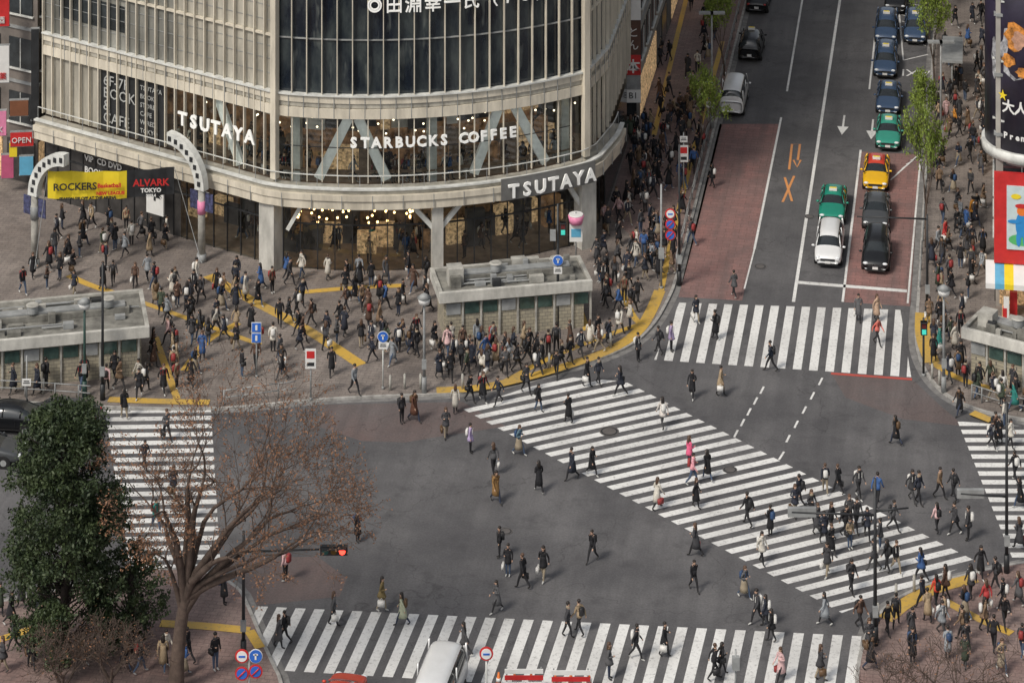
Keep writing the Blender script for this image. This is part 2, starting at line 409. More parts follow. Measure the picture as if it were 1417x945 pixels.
arc = [cc + Vector((math.cos(aA + (aB - aA) * i / 44), math.sin(aA + (aB - aA) * i / 44), 0)) * rad for i in range(45)]
path = [L0, A] + arc[1:] + [C, D]
cum = [0]
for a, b in zip(path[:-1], path[1:]): cum.append(cum[-1] + (b - a).length)
sA = cum[1]; sB = cum[len(arc)]; sC = cum[-2]; sD = cum[-1]
def pp(s, off=0.0):
    s = min(max(s, 0), cum[-1] - 1e-4)
    for i in range(len(path) - 1):
        if s <= cum[i + 1]:
            t = (path[i + 1] - path[i]).normalized(); p = path[i] + t * (s - cum[i])
            n = Vector((t.y, -t.x, 0)); return p + n * off, t, n
def s_at(u, lo=0.0, hi=None):
    best, bs = 1e9, 0; hi = hi or sD
    s = lo
    while s < hi:
        p = pp(s)[0]; e = abs(CX + FH * p.x / p.y - u)
        if e < best: best, bs = e, s
        s += .05
    return bs
bd = MB()
def band(s0, s1, z0, z1, off, mat, step=.9, thick=0):
    n = max(1, round((s1 - s0) / step)); pts = []
    for i in range(n + 1):
        pts.append(pp(s0 + (s1 - s0) * i / n, off)[0])
    for a, b in zip(pts[:-1], pts[1:]):
        bd.face([(a.x, a.y, z0), (b.x, b.y, z0), (b.x, b.y, z1), (a.x, a.y, z1)], mat)
    if thick:
        inn = [pp(s0 + (s1 - s0) * i / n, off - thick)[0] for i in range(n + 1)]
        for i in range(n):
            a, b, c, d = pts[i], pts[i + 1], inn[i + 1], inn[i]
            for z in (z0, z1): bd.face([(a.x, a.y, z), (b.x, b.y, z), (c.x, c.y, z), (d.x, d.y, z)], mat)
        for a, c in ((pts[0], inn[0]), (pts[-1], inn[-1])):
            bd.face([(a.x, a.y, z0), (c.x, c.y, z0), (c.x, c.y, z1), (a.x, a.y, z1)], mat)
def fins(s0, s1, z0, z1, off, w, dpt, mat, step):
    n = max(1, round((s1 - s0) / step))
    for i in range(n + 1):
        p, t, nn = pp(s0 + (s1 - s0) * i / n, off); bd.obox((p.x, p.y, z0), t, w, dpt, z1 - z0, mat)
TOPZ = 32
s140, s225 = s_at(140, 0, sA), s_at(232, 0, sA)
band(0, s140, 5.6, 9.6, 0, cream2); band(s140, s225, 5.6, 9.6, .02, darkm); band(s225, sC, 5.6, 9.6, 0, glass)
band(sC, sD, 5.6, 9.6, 0, winm)
band(0, s_at(250, 0, sA), 0, 4.4, 0, darkint); band(s_at(250, 0, sA), sC, 0, 4.4, 0, glass); band(sC, sD, 0, 4.4, 0, winm)
# ring
band(0, sC + 1.5, 4.35, 4.85, 1.15, cream, thick=1.1); band(0, sC + 1.5, 4.90, 5.25, 1.25, cream, thick=1.2); band(0, sC + 1.5, 5.28, 5.5, 1.0, cream2, thick=.95)
band(0, sC + 1.5, 5.52, 5.62, 1.15, whitem, thick=.3)
fins(0, sC + 1.5, 4.37, 5.25, 1.24, .04, .06, greym, 1.8)
band(0, sC + 1.5, 6.25, 6.3, .75, whitem, thick=.05)
fins(0, sC + 1.5, 5.5, 6.27, .73, .03, .03, greym, 1.3)
# spandrel
band(0, sD, 9.6, 10.2, .28, cream, thick=.26); band(0, sD, 10.24, 10.5, .18, cream2, thick=.17); band(0, sD, 10.53, 10.95, .26, cream, thick=.24); band(0, sD, 10.98, 11.08, .40, whitem, thick=.36)
fins(0, sD, 9.62, 10.9, .27, .04, .05, greym, .95)
# tower skin
s240 = s_at(240, 0, sA)
band(0, s240, 11.05, TOPZ, 0, creamd); band(s240, sA, 11.05, TOPZ, 0, cream2); band(sA, sB, 11.05, TOPZ, 0, screenm); band(sB, sD, 11.05, TOPZ, 0, creamd)
for z in (14.4, 17.9, 21.4, 25):
    band(0, sA, z, z + .14, .22, cream, thick=.2); band(sB, sD, z, z + .14, .22, cream, thick=.2); band(sA, sB, z, z + .07, .12, greym, thick=.1)
for z in (12.0, 12.9, 13.7, 15.3, 16.2, 17.0, 18.8, 19.8):
    band(0, sA, z, z + .03, .04, greym, thick=.03)
fins(0, sA - .1, 5.72, TOPZ, .2, .075, .22, cream, .80)
fins(sA, sB, 11.08, TOPZ, .22, .055, .22, cream, .95); fins(sA, sB, 5.6, 9.6, .12, .055, .14, cream, .95)
fins(sB, sD, 5.72, TOPZ, .18, .08, .2, cream, .95)
fins(0, sC, .12, 4.35, .03, .06, .08, darkm, 1.1)
band(0, sC, 2.9, 3.0, .06, darkm, thick=.05)
band(s225, sC, 7.7, 7.75, .04, darkm, thick=.03)
for z in (12.2, 15.0, 18.4):
    band(1.2, s140 + 2, z, z + 1.7, .03, winm)
for s in (sA, sB):
    p, t, n = pp(s, .36); bd.obox((p.x, p.y, 5.72), t, .4, .4, TOPZ - 5.72, cream)
full = [pp(0)[0], A] + arc[1:] + [C, D, E]
bd.face([(p.x, p.y, TOPZ) for p in full], concd)
for a, b in ((D, E), (E, L0)): bd.face([(a.x, a.y, 0), (b.x, b.y, 0), (b.x, b.y, TOPZ), (a.x, a.y, TOPZ)], cream2)
def inner(z0, z1, off, mat): band(1, sC, z0, z1, off, mat, step=1.5)
poly_in = [pp(s, -.15)[0] for s in [sC * i / 60 for i in range(61)]] + [pp(sC, -7)[0], pp(1, -7)[0]]
for z, mt in ((.14, floorm), (4.5, darkint), (5.15, floorm), (9.55, darkint)):
    bd.face([(p.x, p.y, z) for p in poly_in], mt)
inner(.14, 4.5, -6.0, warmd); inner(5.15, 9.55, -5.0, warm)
s = s225
while s < sC - 1:
    p, t, n = pp(s, -3.2)
    bd.obox((p.x, p.y, 5.16), t, 1.3, .5, R.uniform(.9, 2.2), R.choice([warm, darkint, floorm, shopm]))
    p, t, n = pp(s, -R.uniform(3.5, 4.8))
    bd.obox((p.x, p.y, 7.4), t, R.uniform(.6, 1.5), .2, R.uniform(.6, 1.4), R.choice([darkint, darkint, shopm, signw]))
    p, t, n = pp(s, -R.uniform(2.2, 4.5))
    bd.obox((p.x, p.y, .15), t, 1.2, .5, R.uniform(1, 2.3), R.choice([warm, shopm, darkint, darkint]))
    p, t, n = pp(s, -.7)
    bd.obox((p.x, p.y, 5.95), t, 1.2, .4, .06, floorm)
    s += 1.3
for i in range(70):
    s = R.uniform(s_at(405, sA, sB), s_at(575, sA, sB)); p, t, n = pp(s, -R.uniform(.5, 3.0))
    bd.ball((p.x, p.y, R.uniform(2.7, 3.7)), .075, .075, .075, bulb, 6, 4)
for i in range(70):
    s = R.uniform(s225, sC); p, t, n = pp(s, -R.uniform(.5, 4.3)); bd.ball((p.x, p.y, R.uniform(7.9, 9.0)), .07, .07, .06, bulbw, 6, 4)
for i in range(36):
    s = R.uniform(s_at(260, 0, sA), sC); p, t, n = pp(s, -R.uniform(.5, 3.3)); bd.ball((p.x, p.y, 3.7), .08, .08, .05, bulbw, 6, 4)
def col(s, off, z0, z1, w, d, mat):
    p, t, n = pp(s, off); bd.obox((p.x, p.y, z0), t, w, d, z1 - z0, mat)
def strut(s0, z0, s1, z1, off, r, mat):
    a = pp(s0, off)[0]; b = pp(s1, off)[0]
    t = (b - a); t.z = 0; t.normalize(); n = Vector((t.y, -t.x, 0))
    d = Vector((b.x - a.x, b.y - a.y, z1 - z0)); dn = d.normalized(); up = n.cross(dn)
    rings = []
    for q in (Vector((a.x, a.y, z0)), Vector((b.x, b.y, z1))):
        rings.append([q + up * r + n * .12, q + up * r - n * .12, q - up * r - n * .12, q - up * r + n * .12])
    bd.loft(rings, mat, smooth=False)
col(s_at(380, 0, sA), .35, .12, 4.35, 1.15, 1.0, concw)
strut(s_at(400, sA, sB), 2.6, s_at(420, sA, sB), 4.3, .3, .12, whitem)
sm = s_at(603, sA, sB); col(sm, .5, .12, 4.35, .7, .6, concw); strut(sm, 2.6, sm - 1.5, 4.3, .5, .14, whitem); strut(sm, 2.6, sm + 1.5, 4.3, .5, .14, whitem)
sr = s_at(803, sA, sC); col(sr, .5, .12, 4.35, 1.1, .9, concw); strut(sr, 2.2, sr - 1.3, 4.3, .55, .14, whitem); strut(sr, 2.4, sr + 1.3, 4.3, .55, .14, whitem)
for u0, u1 in ((440, 482), (536, 495), (657, 690), (757, 714), (330, 300)):
    lo, hi = (sA, sC) if u0 > 385 else (0, sA)
    strut(s_at(u0, lo, hi), 5.7, s_at(u1, lo, hi), 9.5, -.2, .3, M('strut_white', (.75, .75, .72), .5, emis=.15))
for u in (405, 600, 790): col(s_at(u, sA, sC), -.9, 5.2, 9.5, .6, .6, whitem)
bo = bd.obj('department_store_building')
def arctext(txt, s0, s1, z, size, off, mat=letter, bold=.03):
    n = len(txt)
    for i, ch in enumerate(txt):
        if ch == ' ': continue
        p, t, nn = pp(s0 + (s1 - s0) * (i + .5) / n, off)
        text(ch, size, (p.x, p.y, z), math.atan2(t.y, t.x), mat, bo, 'sign_letter', .05, bold)
arctext('STARBUCKS', s_at(483, sA, sB), s_at(620, sA, sB), 8.0, .88, .62, bold=.03)
arctext('COFFEE', s_at(632, sA, sB), s_at(711, sA, sB), 8.0, .88, .62, bold=.03)
arctext('TSUTAYA', s_at(690, sA, sB), s_at(806, sA, sC), 4.6, 1.15, 1.5, bold=.035)
arctext('TSUTAYA', s_at(254, 0, sA), s_at(362, 0, sA), 7.6, 1.15, .62, bold=.035)
p0_, p1_ = s_at(684, sA, sB), s_at(806, sA, sC)
arctext('◎田淵幸一氏（７５）', s_at(505, sA, sB), s_at(760, sA, sB), 16.3, 1.1, .36, bold=.01)
for i, tx in enumerate(['6F-7F', 'BOOK', '&', 'CAFE']):
    p, t, nn = pp(s_at(145, 0, sA), .15); text(tx, .95, (p.x, p.y, 8.6 - i * .8), math.atan2(t.y, t.x), dimletter, bo, 'poster_text', .01, .0, 'LEFT')
for i, tx in enumerate(['TSUTAYA', 'BOOK', 'STORE', 'CAFE', 'WIRED', 'TOKYO']):
    p, t, nn = pp(s_at(196, 0, sA), .15); text(tx, .42, (p.x, p.y, 8.9 - i * .55), math.atan2(t.y, t.x), dimletter, bo, 'poster_text', .01, .0, 'LEFT')
for i, tx in enumerate(['VIP  CD DVD', 'BOOKS', 'COMIC']):
    p, t, nn = pp(s_at(118, 0, sA), .08); text(tx, .55, (p.x, p.y, 3.3 - i * .75), math.atan2(t.y, t.x), signw, bo, 'poster_text', .01, .01, 'LEFT')
sg = MB(); p, t, nn = pp(s_at(228, 0, sA), .9); sg.obox((p.x, p.y, 1.6), t, 1.4, .12, 2.6, signw)
sgo = sg.obj('sign_panel', parent=bo)
text('本', 1.2, (p.x + nn.x * .08, p.y + nn.y * .08, 2.6), math.atan2(t.y, t.x), darkm, bo, 'sign_text', .01, .03)
sg = MB()
for i in range(8):
    p, t, nn = pp(p0_ + (p1_ - p0_) * (i + .5) / 8, 1.32); sg.obox((p.x, p.y, 4.4), t, (p1_ - p0_) / 8 * 1.1, .08, 1.35, M('sign_backing', (.16, .16, .155), .5))
sg.obj('sign_backing', parent=bo)
# ---------------------------------------------------------------- generic buildings
def block(name, pts, h, wallm, floors, fw, winmat=winm, z0=0, fh=3.6):
    mb = MB()
    for a, b in zip(pts, pts[1:] + pts[:1]):
        mb.face([(a.x, a.y, z0), (b.x, b.y, z0), (b.x, b.y, h), (a.x, a.y, h)], wallm)
        t = (b - a); Ln = t.length; t.normalize(); n = Vector((t.y, -t.x, 0)); k = max(1, int(Ln / fw))
        for f in range(floors):
            zz = 4.2 + f * fh
            if zz + 2 > h: break
            for i in range(k):
                c = a + t * (Ln * (i + .5) / k)
                mb.obox((c.x + n.x * .02, c.y + n.y * .02, zz), t, Ln / k * .72, .12, fh * .55, winmat)
                mb.obox((c.x + n.x * .06, c.y + n.y * .06, zz - .12), t, Ln / k * .8, .25, .1, whitem)
                mb.obox((c.x + n.x * .06, c.y + n.y * .06, zz), t, .06, .12, fh * .55, whitem)
            mm = (a + b) / 2
            mb.obox((mm.x, mm.y, zz + fh * .72), t, Ln, .22, .18, greym)
        for i in range(k):
            c = a + t * (Ln * (i + .5) / k)
            mb.obox((c.x, c.y, .3), t, Ln / k * .85, .14, 2.7, R.choice([winm, darkint, shopm]))
    mb.face([(p.x, p.y, h) for p in pts], concd)
    for a, b in zip(pts, pts[1:] + pts[:1]):
        t = (b - a); mm = (a + b) / 2; mb.obox((mm.x, mm.y, h), t, t.length, .3, .7, wallm)
    return mb.obj(name)
lw = M('pale_wall', (.36, .34, .31), .8, var=.25, scale=.5)
dk = M('dark_wall', (.16, .14, .125), .8, var=.35, scale=.6)
pa = W(52, 262); pb = W(-330, 165)
block('office_building', [pb, pa, pa + Vector((4, 22, 0)), pb + Vector((4, 22, 0))], 30, dk, 7, 2.6)
qa = Vector((9.0, 203.5, 0)); qb = qa + RD * 26; qc = qb + Vector((-18, 3, 0)); qd = qa + Vector((-18, 3, 0))
block('office_building', [qd, qa, qb, qc], 34, lw, 7, 3.0)
q2 = qb + RD * 2; q3 = q2 + RD * 60
block('office_building', [q2 + Vector((-25, 4, 0)), q2, q3, q3 + Vector((-25, 4, 0))], 36, dk, 8, 3.2)
ra = Vector((29.2, 174.5, 0)); rb = ra + RD * 80; rc_ = rb + Vector((30, -4, 0)); rd_ = Vector((60, 169.5, 0))
nb = block('shop_building', [ra, rd_, rc_, rb], 30, lw, 7, 3.0)
hd = MB()
ctr = Vector((31.6, 176.2, 0))
ad = M('dark_billboard', (.025, .02, .04), .35, var=.6, scale=.6)
N = 40
for z0, z1, r, mt in ((9.6, 24, 2.75, ad), (9.0, 9.6, 2.95, whitem), (8.75, 9.0, 2.6, greym), (24, 24.6, 2.95, whitem)):
    rings = [[(ctr.x + r * math.cos(2 * math.pi * i / N), ctr.y + r * math.sin(2 * math.pi * i / N), z) for i in range(N)] for z in (z0, z1)]
    hd.loft(rings, mt)
def drumpt(a, z, o): return (ctr.x + (2.75 + o) * math.cos(a), ctr.y + (2.75 + o) * math.sin(a), z)
def drumpatch(adeg, z, wa, hz, mat, o=.02, n=14):
    a0 = math.radians(adeg)
    hd.face([drumpt(a0 + math.radians(wa) * math.cos(2 * math.pi * k / n) * (1 + .2 * math.sin(3 * k)), z + hz * math.sin(2 * math.pi * k / n) * (1 + .15 * math.cos(5 * k)), o) for k in range(n)], mat)
gold = M('print_gold', (.50, .20, .04), .5, var=.9, scale=3); silver = M('print_silver', (.30, .30, .32), .5, var=.9, scale=3); face_ = M('print_face', (.45, .25, .17), .5, var=.4, scale=3)
drumpatch(-116, 15.6, 26, 1.5, silver, .02); drumpatch(-118, 16.6, 15, .85, gold, .03); drumpatch(-114, 16.4, 9, .55, face_, .04); drumpatch(-128, 15.1, 9, .4, gold, .05); drumpatch(-108, 14.5, 10, .3, gold, .06); drumpatch(-150, 15.0, 6, 1.2, silver, .03)
ho = hd.obj('cylinder_billboard')
for tx, z, sz, mt, a0 in (('大人を', 12.0, .85, signw, -128), ('★', 12.7, .6, yelm, -136), ('Premium', 10.4, .5, signw, -132)):
    for i, ch in enumerate(tx):
        an = math.radians(a0 + (16 if len(tx) < 5 else 8) * i)
        text(ch, sz, (ctr.x + 2.8 * math.cos(an), ctr.y + 2.8 * math.sin(an), z), an + math.pi / 2, mt, ho, 'billboard_text', .01, .02)
hb = MB()
tt = (rd_ - ra).normalized(); nn = Vector((tt.y, -tt.x, 0))
def onface(d, off, z): p = ra + tt * d + nn * off; return (p.x, p.y, z)
cb_ = M('cartoon_blue', (.03, .25, .6), .5); cg_ = M('cartoon_green', (.1, .45, .15), .5)
hb.obox(onface(2.8, .5, 3.0), tt, 5.8, .3, 5.4, redm); hb.obox(onface(2.9, .7, 3.9), tt, 4.5, .1, 3.8, M('cartoon_sky', (.55, .66, .68), .5, var=.1))
def blobf(d, z, rx, rz, off, m_, n=16): hb.face([onface(d + rx * math.cos(2 * math.pi * k / n), off, z + rz * math.sin(2 * math.pi * k / n)) for k in range(n)], m_)
blobf(1.55, 4.5, .8, .35, .77, cg_); blobf(1.5, 5.4, .33, .75, .78, cb_); blobf(1.35, 4.6, .14, .5, .785, cb_); blobf(1.75, 4.6, .14, .5, .785, cb_); blobf(1.55, 6.25, .3, .3, .79, orgm); blobf(1.95, 5.9, .12, .5, .80, cb_); blobf(1.1, 5.6, .4, .12, .80, cb_)
blobf(1.5, 6.55, .36, .14, .81, redm); blobf(1.2, 7.1, .3, .16, .79, yelm); blobf(2.4, 5.2, .5, .9, .78, yelm)
hb.obj('billboard')
aw = MB()
for i in range(14):
    d = -.6 + i * .55; m_ = (signw, bluesk, yelm, signw)[i % 4]
    aw.face([onface(d, .3, 3.0), onface(d + .55, .3, 3.0), onface(d + .55, 2.2, 2.4), onface(d, 2.2, 2.4)], m_)
    aw.face([onface(d, 2.2, 2.4), onface(d + .55, 2.2, 2.4), onface(d + .55, 2.21, 2.1), onface(d, 2.21, 2.1)], m_)
aw.obj('shop_awning')
st = MB()
for i in range(40):
    st.obox(onface(R.uniform(.2, 8), R.uniform(.4, 2.0), .12), tt, R.uniform(.2, .5), .3, R.uniform(.4, 1.5), R.choice([shopm, redm, yelm, bluesk, signw, orgm]))
for i in range(10): st.obox(onface(.3 + i * .8, .4, 2.2), tt, .3, .1, .1, bulbw)
st.obj('shop_goods_display')
# ---------------------------------------------------------------- subway entrances
def kiosk(fl, fr, br, bl, h=2.9, seed=1):
    rr = random.Random(seed)
    P = [W(*q, h) for q in (fl, fr, br, bl)]
    t = (P[1] - P[0]); t.z = 0; Lw = t.length; t.normalize(); n = Vector((-t.y, t.x, 0)); dp = abs((P[3] - P[0]).dot(n))
    c = (P[0] + P[1]) / 2 + n * dp / 2; c.z = 0
    mb = MB()
    def bx(a, b, z, sa, sb, sz, m): q = c + t * a + n * b; mb.obox((q.x, q.y, z), t, sa, sb, sz, m)
    bx(0, -dp / 2 + .5, .1, Lw - .9, .25, 2.3, tilem); bx(0, dp / 2 - .45, .1, Lw - .9, .25, 2.3, tilem)
    bx(-Lw / 2 + .5, 0, .1, .25, dp - 1.2, 2.3, tilem); bx(Lw / 2 - 1.4, .3, .1, .25, dp - 1.6, 2.3, tilem)
    k = int(Lw / 1.1); gg = M('greenish_glass', (.05, .085, .075), .15, var=.5, spec=.8)
    for i in range(k):
        a = -Lw / 2 + .9 + i * 1.1
        bx(a, -dp / 2 + .35, 1.55, .85, .1, .65, gg if i % 3 else greym)
        bx(a + .55, -dp / 2 + .33, .12, .12, .14, 2.28, conc)
    bx(0, 0, 2.4, Lw, dp, .42, concw); bx(0, -dp / 2 + .12, 2.82, Lw, .24, .2, concw); bx(0, dp / 2 - .12, 2.82, Lw, .24, .2, conc)
    bx(-Lw / 2 + .12, 0, 2.82, .24, dp - .5, .2, conc); bx(Lw / 2 - .12, 0, 2.82, .24, dp - .5, .2, conc)
    bx(0, 0, 2.823, Lw - .5, dp - .5, .03, concd)
    bx(0, .2, 2.86, Lw * .82, .9, .35, concd); bx(0, .2, 3.215, Lw * .78, .6, .12, greym)
    for i in range(20):
        bx(rr.uniform(-Lw / 2 + .8, Lw / 2 - .8), rr.choice([-1, 1]) * rr.uniform(.5, dp / 2 - .6), 2.86, rr.uniform(.25, .9), rr.uniform(.2, .5), rr.uniform(.15, .7), rr.choice([greym, conc, concd, concd, darkm]))
    for i in range(6):
        q0 = c + t * rr.uniform(-Lw / 2 + .6, 0) + n * rr.uniform(-dp / 2 + .6, dp / 2 - .6); q1 = q0 + t * rr.uniform(1.5, Lw / 2)
        mb.cyl((q0.x, q0.y, 3.0), (q1.x, q1.y, 3.0), .05, .05, 6, greym)
    bx(-Lw / 2 + 1.2, -.2, 2.86, .9, .9, 1.0, conc)
    for a in (-Lw * .1, Lw * .3):
        q = c + t * a; mb.cyl((q.x, q.y, 3.3), (q.x, q.y, 3.75), .32, .32, 14, greym); mb.cyl((q.x, q.y, 3.75), (q.x, q.y, 3.8), .4, .3, 14, conc)
    return mb.obj('subway_entrance', bevel=.02), (c, t, n, Lw, dp)
KI = []
for q in (((608, 409), (820, 391), (800, 356), (606, 372)), ((-60, 480), (207, 455), (194, 411), (-60, 425)), ((1330, 456), (1500, 500), (1500, 455), (1352, 432))):
    KI.append(kiosk(*q, seed=len(KI) + 3)[1])
# ---------------------------------------------------------------- arch gate
ga = MB()
def gate(u, v, sgn):
    p = W(u, v); t = (A - L0).normalized() * sgn
    ga.cyl((p.x, p.y, 0), (p.x, p.y, .6), .34, .3, 14, greym); ga.cyl((p.x, p.y, .6), (p.x, p.y, 4.6), .24, .22, 14, conc)
    ga.cyl((p.x, p.y, 3.1), (p.x, p.y, 3.9), .27, .27, 14, pinkm if sgn < 0 else greym)
    rings = []
    for i in range(13):
        a = math.radians(90 * i / 12); r = 2.6
        cpt = Vector((p.x, p.y, 4.6)) + t * (r * (1 - math.cos(a))) + Vector((0, 0, 1)) * (r * 1.05 * math.sin(a))
        rad_dir = (t * -math.cos(a) + Vector((0, 0, 1)) * math.sin(a)).normalized(); nn = Vector((-t.y, t.x, 0))
        wd = .36
        rings.append([cpt + rad_dir * wd + nn * .25, cpt + rad_dir * wd - nn * .25, cpt - rad_dir * wd - nn * .25, cpt - rad_dir * wd + nn * .25])
    ga.loft(rings, whitem, smooth=False)
    for i in range(8):
        a = math.radians(8 + 11 * i); r = 2.6
        cpt = Vector((p.x, p.y, 4.6)) + t * (r * (1 - math.cos(a))) + Vector((0, 0, 1)) * (r * 1.05 * math.sin(a))
        nn = Vector((-t.y, t.x, 0)) * (1 if sgn < 0 else -1); q = cpt + nn * .27
        ga.obox((q.x, q.y, q.z - .14), t, .24, .03, .3, darkm)
    for k in (-1, 1):
        q = Vector((p.x, p.y, 0)) + t * (k * .6)
        ga.obox((q.x, q.y, 3.3), t, .6, .06, 1.15, M('blue_pennant', (.05, .055, .12), .7, var=.9, scale=5)); ga.cyl((p.x, p.y, 4.5), (q.x, q.y, 4.5), .025, .025, 5, greym)
gate(48, 372, 1); gate(279, 364, -1)
go = ga.obj('arch_gate')
bn = MB(); b0 = W(66, 376); b1 = W(241, 370); tb = (b1 - b0); Lb = tb.length; tb.normalize()
zb, zt = 4.55, 6.25
def bpt(f, z, o=0):
    q = b0 + tb * (Lb * f); return (q.x, q.y - o, z - .15 * math.sin(math.pi * f))
for i in range(16):
    f0, f1 = i / 16, (i + 1) / 16
    mt = yelm if f1 <= .63 else darkm
    wv = lambda f: .08 * math.sin(f * 25)
    bn.face([bpt(f0, zb, wv(f0)), bpt(f1, zb, wv(f1)), bpt(f1, zt, wv(f1)), bpt(f0, zt, wv(f0))], mt)
bn.cyl(W(48, 372, 6.3), bpt(0, zt), .02, .02, 4, greym); bn.cyl(bpt(1, zt), W(279, 364, 6.3), .02, .02, 4, greym)
bno = bn.obj('street_banner')
rzb = math.atan2(tb.y, tb.x)
for tx, f, z, sz, mt in (('ROCKERS', .22, 5.2, .62, darkm), ('Basketball', .49, 5.35, .36, redm), ('NEW LEAGUE', .50, 4.9, .28, redm), ('ALVARK', .82, 5.3, .6, redm), ('TOKYO', .82, 4.9, .36, signw), ('SEASON TIP OFF AT THE ARENA', .32, 4.62, .24, darkm), ('2023.4', .82, 4.62, .22, signw)):
    q = bpt(f, z, .25); text(tx, sz, q, rzb, mt, bno, 'banner_text', .005, .015)
# ---------------------------------------------------------------- street furniture
def inpoly(p, pts):
    c = False; n = len(pts)
    for i in range(n):
        a, b = pts[i], pts[i - 1]
        if (a.y > p.y) != (b.y > p.y) and p.x < (b.x - a.x) * (p.y - a.y) / (b.y - a.y) + a.x: c = not c
    return c
def pz(u, v):
    p = W(u, v)
    return .12 if any(inpoly(p, s) for s in SW.values()) else 0.0
def hgt(v, vt): return (v - vt) * CAMH / (v - HY)
def disc(mb, c, r, mat, d=.04, n=20):
    mb.cyl((c[0], c[1] + d / 2, c[2]), (c[0], c[1] - d / 2, c[2]), r, r, n, mat)
def signpole(u, v, top, items, name='traffic_sign', r=.05, mat=None):
    p = W(u, v); H = hgt(v, top); mb = MB()
    mb.cyl((0, 0, 0), (0, 0, H), r, r * .85, 10, mat or greym); mb.cyl((0, 0, 0), (0, 0, .15), r * 1.8, r * 1.6, 10, greym)
    for kind, dx, z in items:
        if kind == 'no':
            disc(mb, (dx, -.08, z), .32, redm); disc(mb, (dx, -.11, z), .24, signw); mb.obox((dx, -.14, z - .04), (1, 0, 0), .3, .02, .08, bluem)
        elif kind == 'blue':
            disc(mb, (dx, -.08, z), .32, signw); disc(mb, (dx, -.11, z), .29, bluem); mb.obox((dx, -.14, z - .14), (1, 0, 0), .08, .02, .28, signw); mb.obox((dx, -.14, z + .06), (1, 0, 0), .22, .02, .06, signw)
        elif kind == 'bluered':
            disc(mb, (dx, -.08, z), .32, redm); disc(mb, (dx, -.11, z), .24, bluem)
            mb.cyl((dx - .16, -.14, z - .16), (dx + .16, -.14, z + .16), .035, .035, 5, redm)
        elif kind == 'sq':
            mb.obox((dx, -.08, z - .28), (1, 0, 0), .56, .04, .56, signw); mb.obox((dx, -.11, z - .25), (1, 0, 0), .5, .03, .5, bluem); mb.obox((dx, -.135, z - .15), (1, 0, 0), .12, .02, .3, signw)
        elif kind == 'plate':
            mb.obox((dx, -.08, z - .2), (1, 0, 0), .5, .04, .4, signw); mb.obox((dx, -.105, z - .06), (1, 0, 0), .36, .02, .05, darkm); mb.obox((dx, -.105, z + .05), (1, 0, 0), .3, .02, .05, darkm)
        elif kind == 'tall':
            mb.obox((dx, -.08, z - .6), (1, 0, 0), .6, .06, 1.1, signw); mb.obox((dx, -.115, z - .02), (1, 0, 0), .44, .02, .4, redm); mb.obox((dx, -.115, z - .45), (1, 0, 0), .4, .02, .2, darkm)
        elif kind == 'pink':
            mb.cyl((dx, -.1, z - .25), (dx, -.1, z + .25), .4, .5, 12, pinkm); mb.cyl((dx, -.1, z + .25), (dx, -.1, z + .33), .45, .45, 12, signw)
        elif kind == 'banner':
            mb.obox((dx, -.08, z - 1.0), (1, 0, 0), .8, .06, 1.2, signw); mb.obox((dx, -.12, z - .7), (1, 0, 0), .6, .02, .5, bluesk)
        elif kind == 'box':
            mb.obox((dx, -.1, z - .3), (1, 0, 0), .34, .22, .6, greym)
        elif kind == 'pedsig':
            mb.obox((dx, -.12, z - .38), (1, 0, 0), .36, .24, .76, darkm); mb.obox((dx, -.25, z + .02), (1, 0, 0), .24, .02, .28, M('signal_off_red', (.12, .02, .02), .4)); mb.obox((dx, -.25, z - .32), (1, 0, 0), .24, .02, .28, M('signal_green', (.05, .5, .4), .4, emis=.6))
            mb.obox((dx, -.2, z + .34), (1, 0, 0), .4, .3, .04, darkm)
    mb.obj(name, (p.x, p.y, pz(u, v)))
signpole(915, 402, 258, [('no', .55, 4.6), ('bluered', .55, 3.95), ('bluered', .55, 3.3), ('box', 0, 2.2)], r=.07)
signpole(946, 268, 186, [('plate', 0, 3.5), ('tall', 0, 2.6)]); signpole(980, 205, 112, [('pink', 0, 4.0), ('plate', .1, 2.9)])
signpole(530, 541, 462, [('blue', 0, 3.0), ('plate', 0, 2.5)], mat=whitem); signpole(355, 525, 458, [('sq', 0, 2.9), ('sq', 0, 2.3)])
signpole(430, 556, 492, [('tall', 0, 2.4)]); signpole(772, 458, 285, [('blue', 0, 4.1), ('plate', 0, 3.5), ('pedsig', .3, 6.0), ('box', -.3, 5.6)], 'traffic_signal', .09, darkm)
signpole(797, 372, 296, [('pink', 0, 3.0), ('banner', 0, 2.6)]); signpole(37, 560, 492, [('plate', 0, 1.3)])
signpole(673, 985, 896, [('no', 0, 2.75)], mat=whitem)
signpole(345, 1000, 905, [('no', -.33, 3.0), ('blue', .3, 3.0), ('bluered', -.33, 2.2), ('bluered', .3, 2.3)])
signpole(1018, 975, 898, [('box', 0, 2.0)]); signpole(1278, 520, 440, [('pedsig', 0, 2.8)], 'traffic_signal', .07, darkm)
